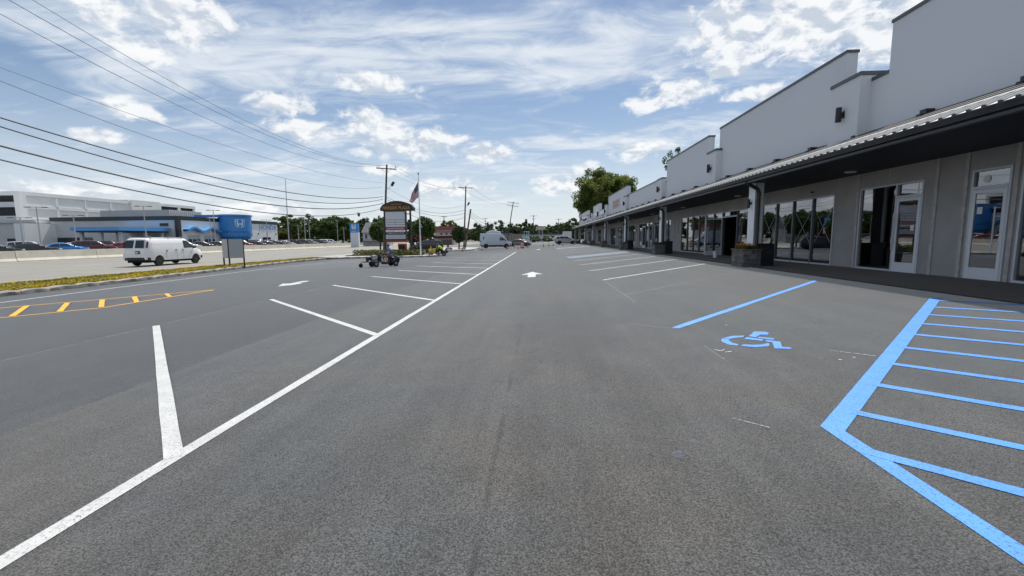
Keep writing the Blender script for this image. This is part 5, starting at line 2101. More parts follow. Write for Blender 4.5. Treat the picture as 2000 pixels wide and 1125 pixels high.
kind(st.build('stars', 'flag_white', root_flag, fix=False), 'stuff')

# --- angled two-panel board on the verge
vb = tag(empty('notice_board', (-20.45, 27.75, -.2)), 'grey two-panel board set in a V on the flower verge', 'notice board')
Pp = [(-.92, .72, 0), (0, 0, 0), (.62, .56, 0)]
for (x, y, z) in Pp:
    tp = 1.86 if x != -.82 else 1.80
    MB().box(x - .035, x + .035, y - .035, y + .035, -.1, tp).build('post', 'black', vb)
for (a, b, mt) in ((Pp[0], Pp[1], 'd_grey'), (Pp[1], Pp[2], 'steel')):
    A, B = Vector(a), Vector(b)
    d = (B - A)
    L = d.length
    ang_ = math.atan2(d.y, d.x)
    pb = MB().obox(((A.x + B.x) / 2 + math.sin(ang_) * .05, (A.y + B.y) / 2 - math.cos(ang_) * .05, 1.20), L - .03, .02, 1.25, Matrix.Rotation(ang_, 3, 'Z'))
    po = pb.build('panel', mt, vb)
    for z in (.85, 1.58):
        MB().obox(((A.x + B.x) / 2 + math.sin(ang_) * .035, (A.y + B.y) / 2 - math.cos(ang_) * .035, z), L - .03, .012, .05, Matrix.Rotation(ang_, 3, 'Z')).build('rail', 'black', vb)

# --- utility poles
def utility_pole(label, base, top, r0=.17, r1=.11, arms=((.35, 2.4),), lamp=None, transformer=None, insul=True, vis_h=0.0):
    b = Vector(base)
    root = tag(empty('utility_pole', base), label, 'utility pole', 'wooden utility poles along the road')
    t = Vector(top) - b
    pm = MB()
    pm.path([t * 0 - Vector((0, 0, .3)), t * .5, t], [r0, (r0 + r1) / 2, r1], 9)
    pm.build('pole', 'wood', root, smooth=True)
    for (dz, L) in arms:
        c = t * (1 - dz / max(1, t.length))
        ar = MB().obox((c.x, c.y - .13, c.z), L, .10, .12, Matrix.Rotation(math.atan2(-t.x, t.z) * -1.0, 3, 'Y'))
        ao = ar.build('crossarm', 'wood', root)
        br = MB()
        for sg in (-1, 1):
            br.tube((c.x + sg * L * .28, c.y - .13, c.z - .03), (c.x - t.x / t.z * .5, c.y - .06, c.z - .55), .018, n=5)
        br.build('brace', 'steel', root)
        if insul:
            for sx in (-.46, 0.02, .46):
                it = MB().lathe([(.02, 0), (.05, .04), (.03, .08), (.055, .12), (.03, .18)], (c.x + sx * L, c.y - .13, c.z + .06), 8)
                it.build('insulator', 'greyroof', root)
    if lamp:
        z, L = lamp
        c = t * (z / t.z)
        la = MB()
        la.path([(c.x, c.y, c.z), (c.x + L * .5, c.y - .3, c.z + .12), (c.x + L, c.y - .6, c.z + .45)], .03, 6)
        la.build('lamp_arm', 'steel', root)
        lh = MB().obox((c.x + L + .16, c.y - .65, c.z + .66), .30, .26, .62, Matrix.Rotation(R(32), 3, 'Y'))
        lh.build('floodlight', 'black', root, bevel=.03)
    if transformer:
        z = transformer
        c = t * (z / t.z)
        MB().lathe([(.22, -.45), (.24, -.42), (.24, .4), (.1, .46)], (c.x + .42, c.y - .1, c.z), 12).build('transformer', 'steel', root, smooth=True)
    return root


utility_pole('wooden utility pole with single crossarm and floodlight behind the plaza sign', (-20.95, 58.1, -.3), (-20.05, 58.1, 11.35), arms=((.55, 2.7),), lamp=(8.4, 1.0))
utility_pole('near wooden utility pole carrying the wires out of view at left', (-20.9, 3.0, -.3), (-20.8, 3.0, 14.6), arms=((.5, 2.6),))
utility_pole('tall utility pole beside the clipped shrub on the second island', (-14.4, 83.4, -.3), (-13.75, 83.4, 11.4), arms=((.35, 2.6),), lamp=(7.7, .6))
utility_pole('short leaning utility stub pole without crossarm', (-14.7, 86.5, -.3), (-13.4, 86.5, 7.3), arms=(), r0=.18, r1=.14)
utility_pole('leaning utility pole with double crossarm in the middle distance', (-9.6, 130, -.2), (-7.5, 130, 12.2), arms=((.3, 3.4), (1.2, 3.4)))
utility_pole('utility pole with crossarm and small second arm left of the billboard', (-2.4, 190, 0), (-2.35, 190, 11.4), arms=((.4, 2.9), (1.7, 1.4)))
utility_pole('farthest utility pole with two crossarms left of the big tree', (10.1, 230, 0), (10.1, 230, 11.6), arms=((.5, 3.2), (2.6, 2.6)))
utility_pole('utility pole with transformer right behind the red roofed building', (-33.0, 150, -.3), (-32.5, 150, 9.4), arms=((.3, 2.0),), transformer=7.4)
utility_pole('utility pole with transformer between the clipped shrub and the pale van', (-23.2, 190, -.3), (-23.2, 190, 10.4), arms=((.3, 2.6),), transformer=7.2)

# tall thin mast across the road
ms = tag(empty('thin_mast', (-56, 95.4, -.3)), 'tall thin grey mast standing alone left of the wood', 'mast')
MB().path([(0, 0, 0), (-.1, .2, 8), (-.2, .5, 15.4)], [.13, .10, .06], 8).build('pole', 'steel', ms, smooth=True)
MB().box(-.25, .25, -.25, .25, 0, .3).build('base', 'island_conc', ms)

# --- overhead wires, each its own sagging span
WIRES = [  # y,z near / mid / far samples in the plane of the pole line
    ((17.89, 11.39), (25.84, 10.3), (57.9, 11.2), .012, 1.15), ((17.06, 10.97), (23.91, 10.11), (57.9, 11.2), .012, 0.0), ((16.68, 10.31), (21.23, 9.70), (57.9, 11.15), .012, -1.15),
    ((16.44, 8.23), (23.65, 7.90), (57.9, 8.95), .010, 0), ((16.38, 7.72), (22.17, 7.10), (57.9, 8.42), .012, 0), ((16.22, 6.31), (24.96, 5.66), (57.9, 7.17), .032, 0),
    ((16.18, 5.97), (24.91, 5.16), (57.9, 6.83), .030, 0), ((16.10, 5.23), (24.83, 4.50), (57.9, 6.30), .038, 0), ((16.04, 4.70), (24.76, 3.89), (57.9, 5.65), .030, 0)]
WL = ['topmost', 'second highest', 'third highest', 'fourth highest', 'fifth highest', 'sixth highest', 'seventh highest', 'second lowest, thickest', 'lowest']


def wire(label, pts, r_, group):
    c = pts[len(pts) // 2]
    mb = MB().path([Vector(p) - Vector(c) for p in pts], r_, 5, False)
    o = mb.build('overhead_wire', 'wire', None, fix=False)
    o.location = c
    tag(o, label, 'wire', group)


for i, (a, b, c, r_, xo) in enumerate(WIRES):
    co = np.polyfit([a[0], b[0], c[0]], [a[1], b[1], c[1]], 2)
    pts = []
    for k in range(41):
        y = 3.0 + (58.0 - 3.0) * k / 40
        t = (y - 3) / 55
        pts.append((-20.72 + xo * .5 * t ** 2 + .55 * t * (1 if xo == 0 and i > 2 else 1) * 0, y, float(np.polyval(co, y))))
    wire(f'{WL[i]} of the nine wires sweeping left from the sign-side pole', pts, r_, 'wires of the near span')


def span(label, A, B, sag, r_, group):
    A, B = Vector(A), Vector(B)
    pts = []
    for k in range(21):
        t = k / 20
        p = A.lerp(B, t)
        p.z -= 4 * sag * t * (1 - t)
        pts.append(p)
    wire(label, pts, r_, group)


G2 = 'wires of the second span'
for lb, xo, z0, z1, sg, r_ in (('left top wire between the sign-side pole and the shrub-side pole', -1.2, 11.2, 11.2, 1.3, .012), ('middle top wire between the sign-side pole and the shrub-side pole', 0, 11.3, 11.3, 1.2, .012),
                               ('right top wire between the sign-side pole and the shrub-side pole', 1.2, 11.2, 11.2, 1.4, .012), ('thin middle-height wire between the sign-side and shrub-side poles', 0, 8.4, 8.0, 1.6, .014),
                               ('highest of three cables between the sign-side and shrub-side poles', 0, 7.1, 7.0, 1.3, .024), ('second of three cables between the sign-side and shrub-side poles', 0, 6.8, 6.4, 1.3, .024),
                               ('lowest of three cables between the sign-side and shrub-side poles', 0, 6.3, 5.7, 1.6, .024)):
    span(lb, (-20.2 + xo, 58, z0), (-13.9 + xo, 83.3, z1), sg, r_, G2)
G3 = 'wires of the third span'
for lb, xo, z0, z1, sg, r_ in (('left top wire between shrub-side pole and double-arm pole', -1.1, 11.2, 12.0, 1.4, .016), ('right top wire between shrub-side pole and double-arm pole', 1.1, 11.2, 12.0, 1.4, .016),
                               ('upper cable from the leaning stub to the double-arm pole', 0, 7.0, 6.4, 1.6, .028), ('middle cable from the leaning stub to the double-arm pole', 0, 6.6, 6.0, 1.9, .028), ('lower cable from the leaning stub to the double-arm pole', 0, 6.2, 5.4, 2.2, .028)):
    span(lb, (-13.8 + xo, 84 if z0 > 9 else 86.5, z0), (-8.2 + xo, 130, z1), sg, r_, G3)
for lb, xo, z0, z1 in (('upper cable beyond the double-arm pole', 0, 6.3, 5.8), ('lower cable beyond the double-arm pole', 0, 5.6, 5.0)):
    span(lb, (-8.3 + xo, 130, z0), (-2.4, 190, z1), 2.4, .03, 'wires of the fourth span')

# --- traffic cones and barricade at the far end
cone_root = empty('traffic_cone')
MB().box(-.17, .17, -.17, .17, 0, .035).build('base', 'plastic', cone_root, bevel=.01)
MB().lathe([(.125, .035), (.085, .26)], (0, 0, 0), 14).build('cone_body', 'orange', cone_root, smooth=True)
MB().lathe([(.086, .262), (.058, .44)], (0, 0, 0), 14).build('white_band', 'conewhite', cone_root, smooth=True)
MB().lathe([(.058, .442), (.025, .68), (.018, .70)], (0, 0, 0), 14).build('tip', 'orange', cone_root, smooth=True)
CONES = [(-8.98, 68.6, 'traffic cone at the rear wheel of the pale van'), (-5.0, 69.0, 'traffic cone at the front wheel of the pale van'), (-3.35, 70.0, 'traffic cone just left of the orange barricade'), (-1.85, 71.5, 'traffic cone just right of the orange barricade'),
         (.72, 75.6, 'traffic cone left of the pair in the middle of the far aisle'), (1.72, 77, 'traffic cone right of the pair in the middle of the far aisle'), (2.5, 78.5, 'traffic cone left of the silver car tail'), (4.2, 79, 'traffic cone at the rear wheel of the silver car'),
         (6.6, 83, 'traffic cone at the front wheel of the silver car'), (-11.2, 63.8, 'single traffic cone at the mouth of the second island')]
for i, (x, y, lb) in enumerate(CONES):
    o = cone_root if i == 0 else copy_tree(cone_root)
    place(o, x, y, zlot(x) + .004, rr.uniform(0, 1))
    o.scale = (.9, .9, .92)
    tag(o, lb, 'traffic cone', 'cones closing the far end')
bc = tag(empty('barricade', (-2.65, 70.6, zlot(-2.6))), 'orange and white striped drum barricade at the far end', 'barricade')
for k, (z0, z1, mt) in enumerate(((.0, .06, 'plastic'), (.06, .28, 'orange'), (.28, .45, 'conewhite'), (.45, .65, 'orange'), (.65, .82, 'conewhite'), (.82, 1.0, 'orange'))):
    MB().lathe([(.30 - .07 * z0, z0), (.30 - .07 * z1, z1 - .002)], (0, 0, 0), 16).build('band', mt, bc, smooth=True)
MB().box(-.13, .13, -.03, .03, 1.0, 1.10).build('handle', 'orange', bc)
hp_ = tag(empty('sawhorse', (-3.6, 73.5, zlot(-3.6))), 'tan wooden folding sawhorse behind the barricade drum', 'sawhorse')
for sg in (-1, 1):
    for yy in (-.25, .25):
        MB().obox((sg * .5, yy * .7, .45), .06, .05, .95, Matrix.Rotation(math.copysign(.3, yy), 3, 'X')).build('leg', 'tan', hp_)
MB().obox((0, 0, .9), 1.3, .05, .16).build('board', 'tan', hp_)
MB().obox((0, -.14, .52), 1.2, .04, .14).build('board', 'tan', hp_)

# construction drums lying by the plaza sign
cdm = tag(empty('stacked_signs', (-18.0, 57.0, -.21)), 'orange backed road work sign leaning on its stand behind the plaza sign', 'road sign')
MB().obox((0, 0, .75), 1.2, .04, .85, Matrix.Rotation(R(12), 3, 'X')).build('panel', 'orange', cdm)
MB().obox((-.1, -.06, .70), .85, .03, .6, Matrix.Rotation(R(12), 3, 'X')).build('face', 'panel_navy', cdm)
for sg in (-1, 1):
    MB().tube((sg * .4, .3, 0), (sg * .4, 0, 1.0), .025, n=6).build('leg', 'steel', cdm)

# ================================================================== TREES AND SHRUBS


def crown_points(rx, ry, rz, n, clumps, seed, hollow=.35, lobes=0.25, flat_bottom=0.0):
    r = np.random.default_rng(seed)
    d = r.normal(size=(clumps, 3))
    d /= np.linalg.norm(d, axis=1)[:, None]
    rad = hollow + (1 - hollow) * r.random(clumps) ** .45
    rad *= 1 - lobes * r.random(clumps)
    c = d * rad[:, None]
    if flat_bottom:
        c[:, 2] = np.where(c[:, 2] < -flat_bottom, -flat_bottom + (c[:, 2] + flat_bottom) * .3, c[:, 2])
    k = r.integers(0, clumps, n)
    sig = (0.10 + 0.10 * r.random(clumps))[k]
    off = r.normal(size=(n, 3))
    off /= np.linalg.norm(off, axis=1)[:, None]
    p = c[k] + off * (sig * r.random(n) ** .4)[:, None]
    return p * np.array([rx, ry, rz]), c * np.array([rx, ry, rz])


def tree(name, label, base, h, crown, n, leaf, mat, seed, clumps=90, group=None, trunk_r=.25, crown_z=None, hollow=.35, limbs=12, cat='tree', lobes=.25, fb=0.0):
    rx, ry, rz = crown
    root = tag(empty(name, base, 0), label, cat, group)
    cz = crown_z if crown_z is not None else h - rz
    pts, cl = crown_points(rx, ry, rz, n, clumps, seed, hollow, lobes, fb)
    pts[:, 2] += cz
    cl[:, 2] += cz
    link_mesh('crown', leaf_mesh('crown', leaf_cloud(pts, leaf, 0, seed + 1)), mat, root)
    tm = MB()
    top = min(cz + rz * .3, h * .8)
    tm.path([(0, 0, -.2), (trunk_r * .2, 0, top * .35), (-trunk_r * .3, trunk_r * .2, top * .7), (0, 0, top)], [trunk_r * 1.25, trunk_r, trunk_r * .75, trunk_r * .3], 8)
    rs_ = random.Random(seed)
    idx = rs_.sample(range(len(cl)), min(limbs, len(cl)))
    for i in idx:
        e = Vector(cl[i])
        s0 = Vector((0, 0, max(top * .35, min(top * .95, e.z - abs(e.x) * .5 - .3))))
        mid = s0.lerp(e, .5) + Vector((0, 0, rz * .05))
        tm.path([s0, mid, e], [trunk_r * .38, trunk_r * .22, trunk_r * .06], 5)
    tm.build('trunk', 'bark', root, smooth=True)
    return root


tree('maple_tree', 'large broad green tree rising behind the far end of the shops', (17.2, 117, .2), 19.6, (8.9, 8.4, 8.8), 70000, .46, 'leaf_big', 21, clumps=340, trunk_r=.5, hollow=.25, limbs=30, lobes=.30)
tree('roof_line_tree', 'tree top just showing over the parapet in the middle of the shops', (33, 106, .2), 23.2, (4.2, 4.0, 6.0), 5200, .42, 'leaf_mid', 31, clumps=60, trunk_r=.35, hollow=.2, limbs=14, lobes=.5)
tree('clipped_tree', 'round dark clipped tree left of the plaza sign', (-28.0, 76, -.3), 4.9, (1.75, 1.7, 1.75), 15000, .22, 'leaf_mid', 41, clumps=260, group='round trees by the road', trunk_r=.14, hollow=.6, lobes=.06)
tree('clipped_tree', 'round dark clipped tree right behind the flagpole', (-18.7, 71, -.2), 5.3, (1.75, 1.7, 1.8), 15000, .22, 'leaf_mid', 42, clumps=260, group='round trees by the road', trunk_r=.14, hollow=.6, lobes=.06)
tree('clipped_shrub', 'tall clipped dark shrub on the second island beside the pole', (-13.3, 72.4, -.2), 3.75, (1.15, 1.1, 1.30), 12000, .2, 'leaf_dark', 43, clumps=240, trunk_r=.12, hollow=.6, lobes=.05, limbs=8, cat='shrub')
tree('purple_shrub', 'purple leaved shrub behind the plaza sign post', (-17.3, 61.5, -.2), 2.5, (1.5, 1.3, 1.15), 3600, .17, 'leaf_red', 44, clumps=70, trunk_r=.06, hollow=.3, limbs=8, cat='shrub')
tree('broad_tree', 'loose green tree behind the red roofed building', (-31.5, 150, -.3), 8.8, (3.4, 3.2, 2.6), 5200, .36, 'leaf_olive', 45, clumps=60, trunk_r=.2, hollow=.3, lobes=.4)
for i, (x, lb) in enumerate(((-1.7, 'left of two low round bushes across the far end'), (3.1, 'right of two low round bushes across the far end'))):
    tree('round_bush', lb, (x, 165, -.05), 2.3, (2.1, 1.6, 1.15), 3000, .26, 'leaf_olive' if i else 'leaf_mid', 50 + i, clumps=70, group='low bushes at the far end', trunk_r=.1, crown_z=1.1, hollow=.5, lobes=.1, limbs=4, cat='bush')
tree('street_tree', 'single small dark tree right of the billboard', (11.4, 250, 0), 10.5, (2.9, 2.7, 3.0), 2600, .5, 'leaf_dark', 61, clumps=40, trunk_r=.2, hollow=.3)
tree('street_tree', 'larger dark round tree left of the far end of the shops', (19.2, 262, 0), 13.0, (6.6, 5.2, 5.4), 6000, .62, 'leaf_dark', 62, clumps=80, trunk_r=.3, hollow=.4)
tree('street_tree', 'pale green tree behind the white dealership wall end', (-86, 148, 0), 10.4, (6.5, 5, 3.2), 5200, .5, 'leaf_mid', 63, clumps=60, trunk_r=.3, hollow=.3, lobes=.4)
tree('street_tree', 'broad tree in front of the wood, left of the blue marker sign', (-80, 168, 0), 10.6, (9.5, 6, 5.2), 16000, .6, 'leaf_mid', 64, clumps=150, trunk_r=.3, hollow=.4, lobes=.3)
tree('street_tree', 'pale olive tree low in front of the wood', (-92, 158, 0), 6.6, (6.5, 4, 3.4), 10000, .5, 'leaf_olive', 65, clumps=70, trunk_r=.2, hollow=.4, lobes=.3)
tree('street_tree', 'green tree at the left end of the wood by the dealership', (-101, 160, 0), 7.6, (7.5, 4, 3.9), 10000, .5, 'leaf_mid', 66, clumps=70, trunk_r=.2, hollow=.4, lobes=.3)
tree('street_tree', 'dark tree over the grey gabled house', (-52, 150, 0), 10.2, (4.6, 4, 3.4), 3600, .45, 'leaf_dark', 67, clumps=50, trunk_r=.2, hollow=.3, lobes=.3)


def wood(name, xs_, y0, hfun, seed, mat, leaf, per=1500):
    """a far wood that reads as one mass"""
    r = np.random.default_rng(seed)
    V = []
    for (x, y) in zip(xs_, y0):
        h = hfun(x) * (0.82 + .32 * r.random())
        rx = 5.0 + 2.6 * r.random()
        p, _ = crown_points(rx, rx * .8, h * .52, per, 40, int(r.integers(1e6)), .45, .25)
        p[:, 2] += h * .50
        p[:, 0] += x
        p[:, 1] += y
        V.append(p)
    P = np.concatenate(V)
    return kind(link_mesh(name, leaf_mesh(name, leaf_cloud(P, leaf, 0, seed)), mat), 'stuff')


xa = np.concatenate([np.linspace(-250, -60, 44), np.linspace(-245, -62, 40)])
ya = np.concatenate([np.full(44, 215.0), np.full(40, 232.0)]) + rng.uniform(-6, 6, 84)
wood('distant_wood', xa, ya, lambda x: 11.5 + 2.0 * math.sin(x * .05), 71, 'leaf_dark', 1.0)
xb = np.concatenate([np.linspace(-70, 62, 34), np.linspace(-66, 66, 28)])
yb = np.concatenate([np.full(34, 290.0), np.full(28, 310.0)]) + rng.uniform(-8, 8, 62)
wood('distant_trees', xb, yb, lambda x: 8.6 + 2.2 * math.sin(x * .09 + 1), 72, 'leaf_dark', 1.15)
xc_ = np.linspace(-33, 0, 10)
wood('distant_grove', xc_, np.full(10, 235.0) + rng.uniform(-6, 6, 10), lambda x: 9.8 + 1.6 * math.sin(x * .5), 73, 'leaf_dark', .9, 1800)

# ================================================================== BUILDINGS ACROSS THE ROAD AND BEYOND
# --- car dealership
dl = tag(empty('dealership', (-93, 110, -.2)), 'white and grey car dealership with blue drum entrance and blue canopy', 'building')


def dp(mb, name, mat, parent=None, **kw):
    return mb.build(name, mat, parent or dl, world_space=True, **kw)


FX, FY = -78.4, 91.4
dp(MB().box(-108, FX - .02, FY + .02, 127.6, -.3, 6.2), 'hall', 'd_grey')
dp(MB().box(FX - .02, FX + .1, FY + .5, 127.6, -.3, 6.2), 'side_wall', 'd_wall')
dp(MB().box(-108.1, FX + .25, FY - .12, 127.75, 6.21, 7.05), 'fascia', 'd_dark')
dp(MB().box(FX - .5, FX + .3, FY - .3, FY + .5, -.3, 6.9), 'corner_pier', 'd_dark')
dp(MB().box(-106.8, -98.6, FY - .05, FY + .02, -.3, 2.6), 'shop_window', 'd_glass')
for k in range(5):
    dp(MB().box(-106.8 + 1.64 * (k + 1) - .05, -106.8 + 1.64 * (k + 1) + .05, FY - .09, FY - .05, -.3, 2.6), 'window_bar', 'black')
dp(MB().box(-109.2, -106.9, FY - 6, FY + .3, -.3, 5.6), 'buttress_wall', 'd_wall')
# canopy
cn_ = dp(MB().box(-90, -80.05, 79.4, 91.1, 3.72, 4.42), 'canopy', 'd_blue2')
dp(MB().box(-89.6, -80.4, 79.8, 91.0, 3.45, 3.719), 'canopy_soffit', 'd_dark')
for (x, y) in ((-89, 80.6), (-85, 80.6), (-81, 80.6), (-81, 86), (-81, 90), (-89, 88)):
    dp(MB().box(x - .25, x + .25, y - .25, y + .25, -.3, 3.8), 'canopy_column', 'd_grey')
dp(MB().box(-82.5, -80.6, 91.28, 91.36, 4.9, 5.5), 'canopy_lettering', 'black')
# roof plant screen
dp(MB().box(-103, -86.0, 98, 108, 7.06, 8.9), 'roof_screen', 'd_grey')
for k in range(34):
    dp(MB().box(-85.99, -85.9, 98.1 + .29 * k, 98.25 + .29 * k, 7.06, 8.86), 'screen_rib', 'd_wall') if k % 2 == 0 else None
# wavy awning and garage doors on the road side
wv = MB()
n = 40
vs, fs = [], []
for i in range(n + 1):
    y = 92.6 + 11.0 * i / n
    z = 4.45 + .42 * math.sin(i / n * 4 * math.pi - .6)
    vs += [(FX + .1, y, z), (FX + 1.3, y, z - .05), (FX + 1.3, y, z - .5), (FX + .1, y, z - .45)]
for i in range(n):
    for k in range(4):
        fs.append((i * 4 + k, i * 4 + (k + 1) % 4, (i + 1) * 4 + (k + 1) % 4, (i + 1) * 4 + k))
wv.add(vs, fs)
dp(wv, 'wavy_awning', 'd_blue2', None, smooth=True)
for (a, b) in ((93.6, 97.3), (98.4, 102.2)):
    gd = dp(MB().box(FX + .1, FX + .16, a, b, -.3, 2.9), 'garage_door', 'd_grey')
    for k in range(3):
        w_ = (b - a) / 3
        dp(MB().box(FX + .161, FX + .19, a + w_ * k + .12, a + w_ * (k + 1) - .12, 1.2, 2.0), 'pane', 'd_glass', gd)
# side door, lamps and lettering at the end of the road wall
dp(MB().box(FX + .1, FX + .15, 120.4, 124.0, -.3, 2.5), 'side_door', 'd_glass')
for y in (118.4, 122.4, 126.6):
    dp(MB().box(FX + .1, FX + .4, y - .1, y + .1, 3.3, 3.6), 'wall_light', 'd_dark')
tx_ = text_on('lettering', 'HONDA', 1.9, 8.0, (FX + .14 - dl.location.x, 123.1 - dl.location.y, 5.33 - dl.location.z), 'E', 'd_blue2', dl, .05)
# drum entrance
DC = (-76.3, 106.6)
dm_ = MB()
dm_.lathe([(3.1, 1.9), (3.3, 2.55), (3.62, 2.57), (3.66, 3.6), (3.42, 3.62), (3.42, 3.8), (3.6, 3.82), (3.6, 7.55), (3.85, 7.57), (3.85, 7.95), (3.4, 8.0)], (DC[0], DC[1], 0), 40)
dr_ = dp(dm_, 'drum', 'd_blue', None, smooth=True)
dp(MB().lathe([(2.6, -.3), (2.6, 1.9)], (DC[0], DC[1], 0), 24), 'drum_base', 'd_glass', None, smooth=True)
dp(MB().box(-84, DC[0] - 1.0, DC[1] - 3.7, DC[1] - 2.7, 7.3, 7.9), 'drum_wing', 'd_blue')
st_ = MB()
for k in range(9):
    t0, t1 = R(-142 + 4.5 * k), R(-142 + 4.5 * (k + 1))
    st_.add([(DC[0] + 3.63 * math.cos(t), DC[1] + 3.63 * math.sin(t), z) for z in (3.6, 3.95) for t in (t0, t1)], [(0, 1, 3, 2)])
dp(st_, 'drum_stripe', 'd_blue2', None, fix=False)


def h_emblem(parent, mapf, mat):
    """rounded shield outline and a flared letter H"""
    out = [(-.5, .55), (-.38, .66), (.38, .66), (.5, .55), (.42, -.42), (.28, -.6), (-.28, -.6), (-.42, -.42)]
    inn = [(a * .84, b * .86) for a, b in out]
    ring = MB()
    n_ = len(out)
    vs = [mapf(a, b) for a, b in out] + [mapf(a, b) for a, b in inn]
    ring.add(vs, [(i, (i + 1) % n_, n_ + (i + 1) % n_, n_ + i) for i in range(n_)])
    L1 = [(-.34, .50), (-.20, .50), (-.15, .02), (.15, .02), (.20, .50), (.34, .50), (.24, -.46), (.12, -.46), (.10, -.14), (-.10, -.14), (-.12, -.46), (-.24, -.46)]
    hh = MB()
    V2 = [mapf(a, b) for a, b in L1]
    hh.add(V2, [(0, 1, 2, 9, 10, 11), (2, 3, 8, 9), (3, 4, 5, 6, 7, 8)])
    ring.build('emblem_shield', mat, parent, world_space=True, fix=False)
    hh.build('emblem_letter', mat, parent, world_space=True, fix=False)


def drum_map(a, b):
    t = R(-38) + a * .62
    return (DC[0] + 3.68 * math.cos(t), DC[1] + 3.68 * math.sin(t), 5.75 + b * 1.55)


M['chrome'] = pbr('chrome_blue', (0.50, 0.66, 0.86), 0.3, 0.3)
h_emblem(dl, drum_map, 'chrome')

# --- parking deck behind
pd = tag(empty('parking_deck', (-128, 130, -.2)), 'large pale concrete parking deck behind the dealership at left', 'parking garage')


def pp(mb, name, mat, parent=None, **kw):
    return mb.build(name, mat, parent or pd, world_space=True, **kw)


PX, PY0, PY1, PT = -128.1, 102.0, 157.8, 14.2
pp(MB().box(-190, PX - .4, PY0 + 1.2, PY1 - .3, -.3, PT - .7), 'inner_volume', 'deckdark')
pp(MB().box(PX - .38, PX - .02, PY0 + .9, 131.5, -.3, PT), 'road_wall', 'deck')
rows = [(13.3, 10.9), (10.1, 7.7), (6.9, 4.5)]
for (z1, z0) in rows:
    for k in range(4):
        a = PY0 + .8 + 7.4 * k
        fr_ = MB()
        fr_.box(PX - .02, PX + .22, a, a + .45, z0, z1)
        pp(fr_, 'pilaster', 'deck')
        pp(MB().box(PX - .019, PX + .19, a + .46, a + 7.39, z0 - .8, z0 - .01), 'spandrel', 'deck')
pp(MB().box(PX - .018, PX + .24, PY0 + .5, 131.5, 13.32, PT + .05), 'cornice', 'deck')
pp(MB().box(PX - 6, PX + .8, 131.5, 142.0, -.3, PT + .45), 'stair_tower', 'deck')
# open upper bays on the right
for (a, b) in ((142.0, 143.0), (150.0, 151.0), (156.9, 157.8)):
    pp(MB().box(PX - .5, PX + .1, a, b, 10.5, PT + .1), 'post', 'deck')
pp(MB().box(PX - .5, PX + .12, 142.0, 157.8, 13.5, PT + .2), 'cornice', 'deck')
pp(MB().box(PX - .5, PX + .12, 142.0, 157.8, -.3, 11.2), 'road_wall', 'deck')
pp(MB().box(-190, PX - .6, 142.2, 157.6, PT - .4, PT), 'roof_slab', 'deck')
pp(MB().box(PX - 1.3, PX + .27, PY0 - .06, PY0 + 1.35, -.3, PT + .02), 'corner_pier', 'deck')
# open end facing the camera: decks one above another
for z in (-.3, 3.6, 7.0, 10.4, 13.3):
    pp(MB().box(-190, PX + .1, PY0, PY0 + .9, z, z + (1.25 if z < 13 else .95)), 'deck_edge', 'deck' if z > 13 or z < 0 else 'd_grey')
for x in (-141, -154, -167, -180):
    pp(MB().box(x - .5, x + .5, PY0 - .03, PY0 + .88, -.3, PT), 'deck_post', 'deck')
# low grey annex in front of it
an = tag(empty('service_annex', (-126, 92, -.2)), 'low grey service building at the left edge below the parking deck', 'building')
MB().box(-150, -109.4, 90, 101, -.3, 5.9).build('hall', 'd_grey', an, world_space=True)
MB().box(-151, -109.3, 89.6, 101.4, 5.91, 6.5).build('roof_edge', 'd_grey', an, world_space=True)
for (a, b) in ((-127.5, -124), (-117, -113.4)):
    MB().box(a, b, 89.93, 90.0, -.3, 2.5).build('doorway', 'deckdark', an, world_space=True)

# --- dealership marker sign by the road
mk = tag(empty('marker_sign', (-44.9, 105, -.3)), 'blue and grey upright marker sign with emblem beside the road', 'sign')
MB().box(-.98, .98, -.35, .35, 0, 3.6).build('base_panel', 'panel_grey', mk)
MB().box(-1.0, 1.0, -.4, .4, 3.61, 5.75).build('top_panel', 'd_blue', mk)
MB().box(.98, 1.05, -.38, .38, 0, 3.59).build('edge_trim', 'sign_white', mk)
h_emblem(mk, lambda a, b: (-44.9 + a * 1.15, 105 - .41, 4.60 + b * .85), 'sign_white')
text_on('lettering', 'HONDA', .32, 1.2, (0, -.41, 3.84), 'S', 'sign_white', mk, .004)

# --- lamp posts on the forecourt
lamp = empty('lamp_post')
MB().lathe([(.28, 0), (.28, .6)], (0, 0, 0), 12).build('footing', 'island_conc', lamp)
MB().path([(0, 0, .6), (0, 0, 8.2)], [.10, .06], 8).build('pole', 'steel', lamp, smooth=True)
MB().box(-.9, .9, -.05, .05, 8.15, 8.24).build('arm', 'steel', lamp)
for sg in (-1, 1):
    MB().box(sg * .55, sg * 1.1, -.17, .17, 8.12, 8.22).build('lamp_head', 'd_dark', lamp)
LP = [(-63, 50.0, 4.6, 'far left'), (-63, 51.9, 6.0, 'left of the black sedan'), (-63, 56.2, 5.2, 'left of the blue canopy'), (-63, 67.0, 7.2, 'above the white cargo van'), (-63, 82.1, 7.5, 'taller of two left of the blue drum'),
      (-64, 82.3, 6.0, 'shorter of two left of the blue drum'), (-63, 98.6, 6.3, 'in front of the dealership lettering'), (-63, 111.9, 5.4, 'shortest left of the wood'), (-63, 115.2, 7.7, 'tall one in front of the wood'),
      (-63, 117.5, 6.4, 'right beside the tall one'), (-63, 134.4, 7.7, 'tall one left of the marker sign'), (-63, 138.9, 5.6, 'short one left of the marker sign'), (-50.5, 128, 6.3, 'right of the marker sign')]
